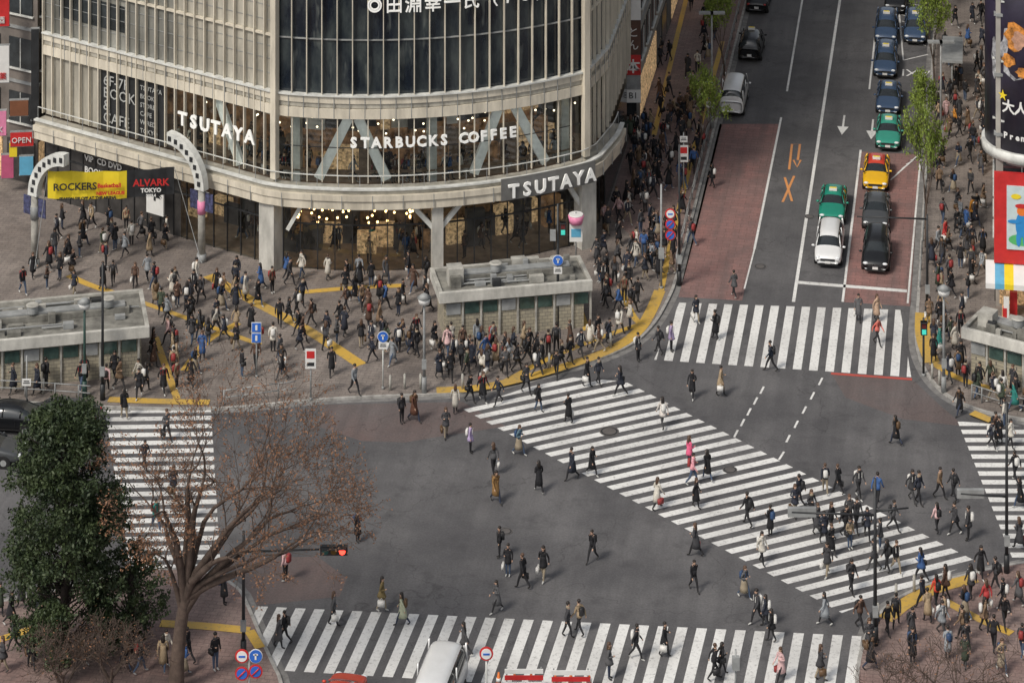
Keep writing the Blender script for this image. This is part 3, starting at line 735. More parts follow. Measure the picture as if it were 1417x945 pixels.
def lamp(u, v, top, head='globe', col_=None, arm=None, r=.09, name='street_lamp'):
    p = W(u, v); H = hgt(v, top); mb = MB(); cm = col_ or darkm
    mb.cyl((0, 0, 0), (0, 0, .9), r * 1.7, r * 1.5, 12, cm); mb.cyl((0, 0, .9), (0, 0, H), r, r * .65, 10, cm)
    if head == 'globe':
        mb.cyl((0, 0, H - .55), (0, 0, H - .45), .1, .3, 12, cm); mb.cyl((0, 0, H - .45), (0, 0, H - .1), .3, .36, 14, signw); mb.cyl((0, 0, H - .1), (0, 0, H + .12), .42, .08, 14, greym)
    if head == 'flat':
        mb.obox((.4, 0, H - .1), (1, 0, 0), 1.0, .35, .14, greym); mb.obox((-.4, 0, H - .1), (1, 0, 0), 1.0, .35, .14, greym)
    if arm:
        for az, L, kind in arm:
            mb.cyl((0, 0, az), (L, 0, az + .15), .06, .04, 8, cm)
            sg_ = 1 if L > 0 else -1; x = L - sg_ * .5
            if kind == 'sig':
                mb.obox((x, -.05, az - .1), (1, 0, 0), 1.3, .22, .42, greym if col_ else darkm)
                for k, cc_ in ((-1, M('signal_off_green', (.02, .1, .09), .4)), (0, M('signal_off_amber', (.12, .07, .01), .4)), (1, redlit)):
                    mb.cyl((x + k * .4, -.16, az + .1), (x + k * .4, -.20, az + .1), .15, .15, 14, cc_); mb.obox((x + k * .4, -.28, az + .26), (1, 0, 0), .34, .22, .02, darkm)
            elif kind == 'back':
                mb.obox((x, .1, az - .1), (1, 0, 0), 1.35, .22, .42, greym)
    mb.obox((0, -.12, 1.4), (1, 0, 0), .26, .18, .5, greym)
    mb.obj(name, (p.x, p.y, pz(u, v)))
lamp(142, 556, 366, None); lamp(117, 552, 418, 'globe', M('green_metal', (.03, .07, .06), .5)); lamp(587, 546, 412, 'globe', greym)
lamp(1306, 545, 400, 'globe', greym); lamp(1393, 795, 560, None, arm=[(3.8, -2.3, 'back')]); lamp(1211, 895, 665, None, arm=[(6.2, -4.0, 'back'), (6.4, 1.6, 'x')], r=.1, name='traffic_signal')
lamp(337, 915, 738, None, arm=[(5.1, 4.8, 'sig')], name='traffic_signal'); lamp(1283, 440, 300, None, arm=[(5.8, -4.2, 'x')], name='traffic_signal'); lamp(1302, 215, 60, 'flat', greym)
lamp(940, 395, 200, None); lamp(985, 180, 20, 'flat', greym)
def rail(pts, name='guard_rail'):
    P = smoothpath([W(*q) for q in pts], 1); mb = MB()
    for a, b in zip(P[:-1], P[1:]):
        for z in (.45, .85): mb.cyl((a.x, a.y, .12 + z), (b.x, b.y, .12 + z), .03, .03, 6, greym)
        n = max(1, int((b - a).length / 1.6))
        for i in range(n):
            q = a + (b - a) * (i / n); mb.cyl((q.x, q.y, .12), (q.x, q.y, 1.0), .045, .045, 6, greym)
    mb.obj(name)
rail([(-40, 548), (60, 553), (125, 558)]); rail([(936, 374), (965, 250), (1000, 110), (1025, 10)]); rail([(1273, 400), (1284, 230), (1298, 10)])
rail([(1345, 556), (1400, 574), (1500, 588)]); rail([(310, 564), (410, 551)])
for u, v in [(640, 541), (665, 540), (560, 541), (582, 541), (540, 543), (760, 512), (790, 504), (1290, 527), (1300, 536), (845, 484), (1240, 835), (1215, 862), (1265, 822), (60, 548), (1200, 900)]:
    bl = MB(); p = W(u, v); bl.cyl((0, 0, 0), (0, 0, .83), .07, .07, 8, conc); bl.ball((0, 0, .83), .07, .07, .05, conc, 8, 4)
    bl.obj('bollard', (p.x, p.y, .12))
bs = MB(); p = W(876, 195)
for z, h_, m_ in ((2.7, .9, signw), (3.6, 1.0, greym), (4.6, 1.4, redm), (6.0, 2.4, M('brown_sign', (.10, .05, .035), .6)), (8.4, 1.4, signw), (9.8, 6, concd)):
    bs.obox((p.x, p.y, z + .003), (1, 0, 0), 1.05, .4, h_ - .006, m_)
bso = bs.obj('blade_sign', (0, 0, 0))
text('本', 1.0, (p.x, p.y - .22, 4.85), 0, signw, bso, ext=.01, off=.02); text('と', .8, (p.x, p.y - .22, 7.3), 0, signw, bso, ext=.01); text('ん', .8, (p.x, p.y - .22, 6.4), 0, signw, bso, ext=.01); text('B1', .6, (p.x, p.y - .22, 3.0), 0, darkm, bso, ext=.01)
for u, v, z, wd, h_, m_, tx in ((34, 262, 3.3, 1.5, .9, redm, 'OPEN'), (8, 262, 7.5, .8, 2.4, signw, '薬'), (52, 262, 5.0, .5, 6.0, darkm, ''), (5, 262, 4.0, .7, 1.6, pinkm, 'K'), (6, 262, 11.2, 1.0, 1.8, redm, '酒'), (22, 262, 2.6, .5, .9, yelm, ''), (40, 262, 1.4, .9, 1.2, bluesk, ''), (14, 262, 1.2, .8, 1.5, M('shop_pink', (.5, .1, .2), .5), ''), (30, 262, 5.3, 1.2, 1.0, M('shop_brown', (.2, .08, .04), .5), '')):
    q = W(u, v); mb = MB(); mb.obox((0, 0, z), (1, .1, 0), wd, .3, h_, m_); mb.obox((0, .02, z - .05), (1, .1, 0), wd + .08, .26, .05, greym); mb.obox((0, .02, z + h_), (1, .1, 0), wd + .08, .26, .05, greym)
    so = mb.obj('shop_sign', (q.x, q.y - 1.0, 0))
    if tx: text(tx, .5, (0, -.2, z + .25), .1, signw if m_ is not signw else redm, so)
for u in (690, 712, 735, 768, 790, 815):
    cn = MB(); p = W(u, 952); cn.cyl((0, 0, .02), (0, 0, .75), .17, .04, 12, orgm); cn.cyl((0, 0, .35), (0, 0, .5), .135, .1, 12, signw); cn.obox((0, 0, .015), (1, 0, 0), .4, .4, .04, blackm)
    cn.obj('traffic_cone', (p.x, p.y, 0))
for uu, vv in ((725, 958), (790, 960)):
    bb = MB(); p = W(uu, vv)
    for z, m_ in ((.3, signw), (.6, redm), (.9, signw)): bb.obox((0, 0, z), (1, 0, 0), 1.8, .06, .2, m_)
    for k in (-1, 1): bb.obox((k * .8, .08, 0), (1, 0, 0), .06, .06, 1.15, greym)
    bb.obj('road_barrier', (p.x, p.y, 0))
sh = MB(); p = W(1318, 118)
sh.obox((p.x, p.y, 2.5), RD, 5, 1.5, .15, greym)
for a in (-2.2, 0, 2.2): q = p + RD * a; sh.cyl((q.x, q.y, .12), (q.x, q.y, 2.5), .06, .06, 8, greym)
sh.obj('bus_shelter')
# ---------------------------------------------------------------- vehicles
def carpaint(name, c): return M('car_paint_' + name, c, .22, .15, var=.04, spec=.7)
ST = {
 'sedan': ([(-2.28, .38, .74, .76, .66, .5), (-2.18, .28, .90, .93, .82, .66), (-1.78, .24, .97, 1.02, .86, .68), (-1.22, .22, .97, 1.36, .87, .60), (-.9, .22, .97, 1.42, .87, .60), (-.3, .22, .96, 1.46, .87, .60), (.15, .22, .95, 1.44, .87, .60), (.40, .22, .94, 1.37, .87, .59), (1.08, .22, .90, .97, .87, .68), (1.7, .24, .84, .88, .85, .68), (2.1, .28, .70, .76, .80, .62), (2.25, .38, .58, .60, .66, .5)], (2, 3), (7, 8)),
 'tall': ([(-2.1, .38, .9, 1.0, .7, .55), (-2.04, .28, .98, 1.25, .82, .62), (-1.85, .24, 1.0, 1.62, .85, .64), (-1.2, .22, 1.0, 1.70, .86, .66), (-.6, .22, 1.0, 1.72, .86, .66), (0, .22, .99, 1.72, .86, .66), (.5, .22, .98, 1.66, .86, .64), (.75, .22, .97, 1.56, .86, .63), (1.35, .22, .96, 1.04, .86, .66), (1.8, .24, .88, .93, .84, .64), (2.1, .28, .72, .78, .80, .6), (2.22, .38, .58, .6, .68, .5)], (1, 2), (7, 8)),
 'van': ([(-2.3, .4, 1.0, 1.1, .76, .66), (-2.26, .3, 1.1, 1.5, .84, .74), (-2.15, .25, 1.12, 1.92, .86, .74), (-1.3, .24, 1.12, 1.98, .87, .76), (-.5, .24, 1.12, 2.0, .87, .76), (.4, .24, 1.1, 1.99, .87, .76), (1.2, .24, 1.08, 1.94, .87, .75), (1.45, .24, 1.06, 1.82, .87, .74), (2.05, .25, 1.0, 1.12, .85, .72), (2.28, .3, .8, .84, .82, .66), (2.36, .4, .6, .62, .7, .5)], (1, 2), (7, 8)),
}
def car(name, u, v, kind, col_, toward=True, taxi=False, roofcol=None, d=None, z=0.016, sc=1.0):
    stt, rg, fg = ST[kind]; body = carpaint(*col_); roof = carpaint(*roofcol) if roofcol else body
    v_, f_, m_ = [], [], []
    for (x, zl, zbt, zt, hw, rh) in stt:
        half = [(-.82 * hw, zl), (-hw, zl + .13), (-hw * 1.0, zbt - .14), (-.96 * hw, zbt), (-rh, zt), (0, zt + .035)]
        ring = half + [(-a, b) for a, b in half[:-1][::-1]]
        v_ += [(x, a, b) for a, b in ring]
    n = 11; K = len(stt)
    for i in range(K - 1):
        for k in range(n):
            j = (k + 1) % n
            f_.append((i * n + k, i * n + j, (i + 1) * n + j, (i + 1) * n + k))
            cab = rg[0] <= i < fg[1]
            if k in (3, 6) and cab: mt = 1
            elif k in (4, 5) and (i == rg[0] or i == fg[0]): mt = 1
            elif k in (4, 5) and rg[1] <= i < fg[0]: mt = 2
            elif k == 10: mt = 3
            else: mt = 0
            m_.append(mt)
    f_.append(tuple(range(n))); m_.append(0); f_.append(tuple((K - 1) * n + i for i in range(n))[::-1]); m_.append(0)
    me = bpy.data.meshes.new('body'); me.from_pydata(v_, [], f_)
    for q in (body, carglass, roof, blackm): me.materials.append(q)
    me.polygons.foreach_set('material_index', m_); me.polygons.foreach_set('use_smooth', [True] * len(f_)); me.update()
    par = bpy.data.objects.new(name, None); SC.collection.objects.link(par)
    bo_ = bpy.data.objects.new('body', me); SC.collection.objects.link(bo_); bo_.parent = par
    ss = bo_.modifiers.new('s', 'SUBSURF'); ss.levels = 1; ss.render_levels = 2
    mb = MB(); xf, xr = stt[-1][0], stt[0][0]
    chrome = M('chrome', (.6, .6, .6), .2, .9); headl = M('headlight', (.75, .78, .8), .15); tail = M('tail_light', (.35, .02, .02), .3)
    for sx in (xf - .92, xr + .85):
        for sy in (-1, 1):
            mb.cyl((sx, sy * .62, .31), (sx, sy * .865, .31), .37, .37, 18, blackm)
            mb.cyl((sx, sy * .7, .31), (sx, sy * .885, .31), .31, .31, 18, blackm); mb.cyl((sx, sy * .7, .31), (sx, sy * .895, .31), .19, .17, 14, greym)
    zh = stt[-2][3] - .1
    for sy in (-1, 1):
        mb.ball((xf - .11, sy * .6, zh), .1, .17, .08, headl); mb.ball((xr + .08, sy * .62, stt[1][2] - .1), .06, .14, .1, tail)
        mb.ball((xf - .04, sy * .55, .38), .05, .1, .05, headl)
        xm = stt[fg[0]][0] + .42; mb.ball((xm, sy * .96, 1.0), .07, .11, .07, body)
        mb.obox((0, sy * .868, .30), (1, 0, 0), 2.2, .03, .06, blackm)
        for xx in (-.85, .05, .9): mb.obox((xx, sy * .872, .42), (1, 0, 0), .018, .01, .45, blackm)
        r_ = stt[5]; mb.cyl((-.12, sy * (r_[4] * .965), r_[2]), (-.12, sy * (r_[5] + .05), r_[3] - .06), .035, .03, 6, body)
        r_ = stt[rg[1]]; mb.cyl((r_[0] + .1, sy * (r_[4] * .95), r_[2]), (r_[0] + .1, sy * (r_[5] + .05), r_[3] - .04), .05, .04, 6, body)
        a_, b_ = stt[fg[0]], stt[fg[1]]; mb.cyl((a_[0], sy * (a_[5] + .01), a_[3] - .02), (b_[0] - .02, sy * (b_[5] + .1), b_[3] - .01), .035, .035, 6, body)
    mb.obox((xf - .02, 0, .5), (0, 1, 0), .9, .06, .14, darkm); mb.obox((xf + .0, 0, .36), (0, 1, 0), .34, .05, .15, signw)
    mb.obox((xf - .03, 0, .24), (0, 1, 0), 1.2, .08, .12, blackm); mb.obox((xr - .0, 0, .5), (0, 1, 0), .34, .05, .16, signw)
    mb.obox((xf - .01, 0, .62), (0, 1, 0), .7, .04, .02, chrome)
    a_, b_ = stt[fg[0]], stt[fg[1]]
    mb.cyl((b_[0] - .05, -.45, b_[3] + .03), (b_[0] - .2, .2, b_[3] + .09), .012, .012, 4, blackm)
    if taxi:
        zt = stt[5][3]; mb.obox((.1, 0, zt + .0), (0, 1, 0), .5, .2, .17, signw); mb.obox((.1, 0, zt + .17), (0, 1, 0), .42, .14, .03, yelm)
    if kind == 'sedan' and taxi:
        for sy in (-1, 1):
            mb.cyl((1.35, sy * .7, .85), (1.35, sy * .76, 1.05), .015, .015, 5, blackm); mb.ball((1.35, sy * .77, 1.08), .04, .08, .06, blackm)
    mb.obj('fittings', parent=par)
    dd = d or RD; dd = -dd if toward else dd
    p = W(u, v); par.location = (p.x, p.y, z); par.rotation_euler[2] = math.atan2(dd.y, dd.x); par.scale = (sc, sc, sc)
    return par
navy = ('navy', (.045, .08, .15)); blk = ('black', (.012, .013, .015)); wht = ('white', (.78, .79, .79)); grn = ('green', (.015, .25, .17)); yel = ('yellow', (.85, .48, .01)); red = ('red', (.6, .06, .03)); mint = ('mint', (.04, .30, .22)); dkg = ('dark_grey', (.07, .075, .08))
car('taxi', 1213, 360, 'tall', blk, True); car('parked_car', 1213, 304, 'sedan', dkg, True)
car('taxi', 1213, 250, 'sedan', yel, True, True, red); car('taxi', 1230, 194, 'sedan', mint, True, True); car('taxi', 1230, 146, 'sedan', navy, True, True)
car('taxi', 1226, 96, 'tall', navy, True, True); car('taxi', 1227, 50, 'tall', navy, True, True); car('taxi', 1267, 50, 'tall', navy, True, True); car('taxi', 1240, 8, 'tall', blk, True, True)
car('taxi', 1153, 294, 'sedan', grn, True, True); car('parked_car', 1148, 352, 'tall', wht, True); car('van', 1016, 147, 'van', wht, False); car('taxi', 1040, 74, 'tall', blk, False, True); car('parked_car', 1050, 8, 'sedan', blk, False)
dw = Vector((-1, .12, 0)).normalized()
car('parked_car', 6, 592, 'sedan', blk, False, d=dw); car('parked_car', -22, 636, 'sedan', dkg, True, d=dw); car('parked_car', 82, 590, 'sedan', dkg, False, d=dw)
dn = Vector((.205, 1, 0)).normalized()
car('van', 604, 988, 'van', wht, True, d=dn, sc=1.12); car('parked_car', 470, 990, 'sedan', red, False, d=dn)
# ---------------------------------------------------------------- people
skin = M('skin', (.50, .32, .23), .6, var=.05); hairm = M('hair', (.018, .014, .012), .55, var=.3); hairb = M('hair_brown', (.08, .045, .028), .55, var=.3)
coatm = M('coat_cloth', (1, 1, 1), .85, var=.18, scale=6, objcol=True)
shoe = M('shoe', (.02, .018, .017), .5); shoew = M('shoe_white', (.5, .5, .48), .6)
pants = [M('trousers_black', (.018, .018, .021), .85), M('trousers_navy', (.03, .04, .07), .85), M('trousers_grey', (.06, .06, .062), .85), M('trousers_beige', (.30, .25, .18), .85), M('denim', (.06, .09, .15), .85)]
bagm = [M('bag_black', (.02, .02, .022), .5), M('bag_brown', (.12, .07, .035), .5), M('bag_white', (.7, .69, .66), .5), M('bag_blue', (.03, .07, .16), .5), M('bag_red', (.3, .04, .04), .5)]
def person_mesh(i):
    r = random.Random(100 + i); fem = i % 2 == 0
    amp = r.choice([0.0, .6, .9, 1.0, 1.0]); sd = r.choice([-1, 1]); lean = .03 * amp
    hipz = .88 - .015 * amp
    V, Ed, Rd = [], [], []
    def add(p, rx, ry=None, par=None, lab='coat'):
        V.append(p); Rd.append((rx, ry or rx))
        if par is not None: Ed.append((par, len(V) - 1, lab))
        return len(V) - 1
    th = .95 if fem else 1.06
    pe = add((0, 0, .93), .125 * th, .10 * th); wa = add((0, lean, 1.08), .115 * th, .09 * th, pe); ch = add((0, lean * 1.5, 1.28), .15 * th, .11 * th, wa)
    sh_ = add((0, lean * 1.8, 1.40), .09, .075, ch); nk = add((0, lean * 2 + .005, 1.475), .05, .05, sh_, 'skin')
    hd_ = add((0, lean * 2 + .015, 1.545), .066, .078, nk, 'skin'); add((0, lean * 2 + .01, 1.63), .068, .08, hd_, 'skin')
    pm = pants[r.choice([0, 0, 0, 1, 2, 3, 4, 0])]
    for s in (-1, 1):
        sw = s * sd * amp
        hp = add((s * .085, 0, hipz), .092, .10, pe, 'leg')
        fy = .32 * sw; ky = .18 * sw + (.03 if sw > 0 else .07 * amp); kz = .47 + (.01 * amp)
        az = .09 + (0 if sw >= 0 else .09 * amp); ay = fy if sw > 0 else fy - .06 * amp
        kn = add((s * .09, ky, kz), .060, .064, hp, 'leg'); an = add((s * .085, ay, az), .040, .043, kn, 'leg')
        tz_ = .035 if sw >= 0 else .05
        add((s * .095, ay + .15, tz_), .036, .03, an, 'shoe')
        so = add((s * .18, lean * 1.6, 1.36), .062, .062, ch, 'coat')
        bend = r.random() < .25
        if bend:
            el = add((s * .235, -.02, 1.10), .046, .046, so); wr = add((s * .15, .22, 1.14), .035, .035, el); add((s * .10, .29, 1.17), .032, .026, wr, 'skin')
        else:
            el = add((s * .235, -.12 * sw - .02, 1.10), .046, .046, so); wr = add((s * .24, -.24 * sw + .05, .88), .035, .035, el); add((s * .235, -.27 * sw + .08, .78), .030, .036, wr, 'skin')
    me = bpy.data.meshes.new('tmp'); me.from_pydata(V, [(a, b) for a, b, _ in Ed], [])
    ob = bpy.data.objects.new('tmp', me); SC.collection.objects.link(ob)
    sk = ob.modifiers.new('skin', 'SKIN'); sk.use_smooth_shade = True
    sv = me.skin_vertices[0].data
    for k, (a, b) in enumerate(Rd): sv[k].radius = (a, b); sv[k].use_root = (k == 0)
    ob.modifiers.new('sub', 'SUBSURF').levels = 1
    dg = bpy.context.evaluated_depsgraph_get(); dg.update()
    em = bpy.data.meshes.new_from_object(ob.evaluated_get(dg))
    mb = MB(); mb.v = [tuple(v.co) for v in em.vertices]
    hm = hairb if r.random() < .25 else hairm; shm = shoew if r.random() < .25 else shoe
    seg = [(Vector(V[a]), Vector(V[b]), l) for a, b, l in Ed]
    for p in em.polygons:
        c = p.center; bestd, bl_ = 9, 'coat'
        for a, b, l in seg:
            ab = b - a; t = max(0, min(1, (c - a).dot(ab) / ab.length_squared)); d = (c - a - ab * t).length
            if d < bestd: bestd, bl_ = d, l
        if bl_ == 'leg' and c.z < .12: bl_ = 'shoe'
        mt = {'coat': coatm, 'leg': pm, 'shoe': shm, 'skin': skin}[bl_]
        if bl_ == 'skin' and c.z > 1.5 and (c.y < lean * 2 + .01 or c.z > 1.645): mt = hm
        mb.f.append(tuple(p.vertices)); mb.m.append(mb.mi(mt)); mb.sm.append(True)
    bpy.data.objects.remove(ob)
    def ell(z, rx, ry, cy=0, n=14): return [(rx * math.cos(2 * math.pi * k / n), cy + ry * math.sin(2 * math.pi * k / n), z) for k in range(n)]
    ct = r.choice([0, 1, 1, 2]) if fem else r.choice([0, 0, 0, 1, 1, 2])
    if ct:
        hem = {1: .72, 2: .45}[ct]
        mb.loft([ell(1.2, .14, .11, lean), ell(1.06, .15, .125, lean), ell(.92, .17, .15), ell((hem + .92) / 2, .185, .18 + .03 * amp), ell(hem, .20, .20 + .05 * amp, .01)], coatm)
    elif fem and r.random() < .5:
        sk_m = r.choice(pants); mb.loft([ell(.98, .14, .12), ell(.85, .17, .155), ell(.6, .20, .21), ell(.38, .24, .255)], sk_m)
    else: mb.loft([ell(1.15, .145, .115, lean), ell(.98, .165, .14), ell(.86, .16, .135)], coatm)
    hy = lean * 2
    mb.ball((0, hy - .012, 1.625), .088, .098, .085, hm, 12, 7)
    if fem: mb.loft([ell(1.66, .085, .07, hy - .03), ell(1.55, .095, .06, hy - .05), ell(1.42, .10, .045, hy - .075), ell(1.33, .07, .03, hy - .09)], hm)
    for s in (-1, 1):
        mb.ball((s * .033, hy + .092, 1.575), .012, .006, .006, hairm, 6, 4); mb.ball((s * .088, hy + .01, 1.565), .012, .02, .03, skin, 6, 4)
    mb.ball((0, hy + .10, 1.55), .012, .016, .02, skin, 6, 4); mb.ball((0, hy + .09, 1.52), .025, .006, .006, M('lips', (.35, .1, .09), .6), 6, 4)
    if r.random() < .4: mb.loft([ell(1.40, .11, .10, hy), ell(1.45, .10, .095, hy), ell(1.49, .085, .085, hy)], r.choice([bagm[0], bagm[1], coatm, coatm, pants[3], pants[2]]))
    else: mb.loft([ell(1.38, .10, .09, hy), ell(1.46, .075, .075, hy)], coatm)
    bg = r.choice(['none', 'pack', 'pack', 'shoulder', 'hand', 'none'])
    bm_ = bagm[r.choice([0, 0, 0, 0, 1, 2, 3, 4])]
    if bg == 'pack':
        mb.loft([[(x * .13, -.13 - dd * .14 + lean, z) for x, dd in ((-1, 0), (1, 0), (.85, 1), (-.85, 1))] for z in (1.0, 1.12, 1.32)] + [[(x * .09, -.13 - dd * .09 + lean, 1.38) for x, dd in ((-1, 0), (1, 0), (1, 1), (-1, 1))]], bm_)
        for s in (-1, 1): mb.obox((s * .10, .125 + lean, 1.12), (1, 0, 0), .035, .02, .26, bm_)
    elif bg == 'shoulder':
        mb.loft([[(.24 + x * .05, y * .15, z) for x, y in ((-1, -1), (1, -1), (1, 1), (-1, 1))] for z in (.78, 1.0)], bm_); mb.cyl((.2, 0, 1.0), (.05, 0.1, 1.42), .012, .012, 4, bm_)
    elif bg == 'hand':
        mb.loft([[(.25 + x * .06, .05 + y * .17, z) for x, y in ((-1, -1), (1, -1), (1, 1), (-1, 1))] for z in (.38, .66)], bm_); mb.cyl((.25, .0, .66), (.25, .05, .78), .01, .01, 4, bm_); mb.cyl((.25, .14, .66), (.25, .07, .78), .01, .01, 4, bm_)
    bpy.data.meshes.remove(em)
    return mb.mesh('pedestrian')
PM = [person_mesh(i) for i in range(40)]
COL = [((.012, .012, .015), 42), ((.022, .026, .040), 18), ((.045, .045, .05), 12), ((.09, .09, .095), 5), ((.33, .25, .16), 6), ((.18, .12, .075), 5), ((.09, .05, .035), 5), ((.55, .52, .46), 7), ((.60, .40, .40), 1.5), ((.40, .03, .03), 1.6), ((.04, .10, .26), 3), ((.045, .06, .04), 2), ((.26, .28, .30), 3.5), ((.65, .28, .04), .8), ((.4, .32, .5), .6), ((.02, .16, .14), .8)]
CW = [w for _, w in COL]
placed = []
def person(p, z, ang=None, col_=None, mesh=None, name='pedestrian'):
    o = bpy.data.objects.new(name, mesh or R.choice(PM)); SC.collection.objects.link(o)
    o.location = (p.x, p.y, z); o.rotation_euler[2] = ang if ang is not None else R.uniform(0, 6.28)
    s = R.uniform(.93, 1.06); o.scale = (s, s, s)
    c = col_ or R.choices([c for c, _ in COL], CW)[0]; k = R.uniform(.8, 1.2)
    o.color = (*[min(1, x * k) for x in c], 1); placed.append((p.x, p.y)); return o
RDL = [(556, 586), (573, 584), (617, 606), (651, 627), (683, 658), (686, 696), (718, 630), (746, 682), (745, 570), (787, 586), (792, 664), (819, 658), (859, 549), (917, 593), (958, 551), (997, 548), (1067, 514), (1240, 616), (909, 705), (958, 672), (979, 665), (963, 703), (954, 648), (1035, 728), (1066, 742), (1054, 781), (963, 770), (960, 818), (1030, 828), (1048, 864), (820, 778), (752, 804), (724, 815), (703, 797), (691, 772), (688, 848), (495, 750), (461, 866), (528, 846), (557, 866), (395, 890), (385, 897), (802, 878), (785, 882), (643, 910), (843, 940), (880, 913), (919, 908), (998, 935), (1068, 888), (1081, 942), (1135, 942), (988, 941), (1107, 702), (1142, 683), (1160, 684), (1188, 690), (1131, 740), (1176, 760), (1150, 770), (1214, 700), (1236, 735), (1228, 792), (1240, 793), (1275, 805), (1262, 695), (1271, 698), (1300, 690), (1320, 692), (1297, 738), (1322, 740), (1340, 748), (1357, 803), (1178, 822), (1145, 798), (1142, 865), (1200, 745), (1122, 722), (963, 447), (990, 470), (1016, 412), (986, 260), (1188, 445), (1213, 445), (1214, 478), (912, 490), (929, 487), (690, 560), (668, 556), (650, 557), (630, 572), (728, 545), (770, 523), (812, 535), (828, 533), (883, 500), (490, 549), (459, 522), (172, 580), (1262, 890), (1277, 847), (1296, 845), (1307, 870), (1375, 905), (1365, 855), (1390, 872), (1410, 840), (1337, 908), (1411, 762), (1375, 562), (1390, 592), (1372, 622), (1383, 616), (1190, 872), (1212, 890), (1228, 882), (1240, 872), (1170, 745), (1185, 735), (1140, 755), (1150, 742), (1100, 715), (1175, 728), (1210, 790), (1218, 760), (1398, 620), (1328, 575), (310, 840), (395, 805), (215, 735), (240, 690), (230, 610), (200, 650), (260, 720), (1060, 868), (957, 340), (1405, 668), (1412, 705), (1378, 612), (15, 870), (30, 845), (20, 905)]
SPC = {(958, 672): (.75, .35, .4), (954, 648): (.6, .1, .2), (917, 593): (.75, .7, .65), (528, 846): (.16, .12, .05), (557, 866): (.4, .42, .3), (686, 696): (.25, .14, .05), (1296, 845): (.6, .07, .04), (1365, 855): (.35, .04, .04), (1214, 478): (.6, .15, .12), (718, 630): (.12, .2, .25), (1213, 445): (.4, .28, .2), (556, 586): (.03, .03, .035), (573, 584): (.12, .05, .03), (1240, 616): (.015, .015, .018), (820, 778): (.012, .012, .015), (1067, 514): (.02, .03, .05)}
for u, v in RDL:
    p = W(u, v)
    sp = SPC.get((u, v)); a = R.choice([math.radians(45 + R.gauss(0, 18)), math.radians(225 + R.gauss(0, 18)), math.radians(R.uniform(0, 360))])
    if v > 830 and u < 1190: a = math.radians(R.choice([90, -90]) + R.gauss(0, 20))
    if not sp: sp = R.choices([c for c, _ in COL[:4]], [5, 2, 2, 1])[0] if R.random() < .7 else None
    person(p, pz(u, v) + .012, a, sp)
def inki(p):
    for c, t, n, Lw, dp in KI:
        q = p - c
        if abs(q.dot(t)) < Lw / 2 + .1 and abs(q.dot(n)) < dp / 2 + .1: return True
    return False
bfoot = [pp(s, .7)[0] for s in [sD * i / 80 for i in range(81)]] + [E]
def crowd(poly, n, mind=.65, clump=.35):
    P = [W(*q) for q in poly]; x0, x1 = min(p.x for p in P), max(p.x for p in P); y0, y1 = min(p.y for p in P), max(p.y for p in P)
    k = tries = 0; last = None
    while k < n and tries < n * 60:
        tries += 1
        if last and R.random() < clump: p = last + Vector((R.gauss(0, .8), R.gauss(0, .9), 0))
        else: p = Vector((R.uniform(x0, x1), R.uniform(y0, y1), 0))
        if not inpoly(p, P) or inki(p) or inpoly(p, bfoot): last = None; continue
        if any((p.x - a) ** 2 + (p.y - b) ** 2 < mind ** 2 for a, b in placed): continue
        zz = .135 if any(inpoly(p, s) for s in SW.values()) else .012
        person(p, zz); k += 1; last = p
crowd([(200, 392), (390, 395), (590, 402), (600, 430), (600, 520), (520, 505), (440, 500), (210, 500)], 80)
crowd([(80, 310), (240, 325), (262, 372), (60, 390)], 24); crowd([(0, 385), (100, 388), (200, 400), (180, 415), (0, 420)], 8)
crowd([(210, 490), (400, 500), (400, 545), (210, 550)], 14); crowd([(0, 525), (210, 525), (240, 556), (0, 550)], 12)
crowd([(600, 484), (800, 486), (880, 450), (840, 495), (740, 525), (610, 540)], 44, .65, .3); crowd([(820, 360), (932, 350), (920, 400), (880, 440), (820, 430)], 26)
crowd([(838, 310), (870, 200), (905, 120), (990, 130), (960, 260), (932, 390), (826, 370)], 84, .5); crowd([(905, 110), (935, 0), (1010, 40), (990, 130)], 13)
crowd([(1304, 20), (1362, 20), (1364, 425), (1286, 425)], 74, .55); crowd([(1278, 440), (1335, 440), (1330, 545), (1290, 530)], 12); crowd([(1310, 505), (1417, 515), (1430, 580), (1340, 560)], 13)
crowd([(1205, 880), (1300, 835), (1425, 800), (1425, 940), (1190, 940)], 17, .8, .2); crowd([(0, 850), (130, 865), (340, 850), (350, 940), (0, 950)], 16)
crowd([(390, 386), (600, 390), (600, 402), (390, 402)], 8)
for i in range(95):
    s = R.uniform(s225, sC - 1); p, t, n = pp(s, -R.choice([1.0, 1.2, 2.2, 3.9])); person(p, 5.16, math.atan2(-n.y, -n.x) + R.uniform(1.0, 4.5), name='cafe_customer')
for i in range(40):
    s = R.uniform(s_at(300, 0, sA), sC - 1); p, t, n = pp(s, -R.uniform(.8, 4.5)); person(p, .15, name='cafe_customer')
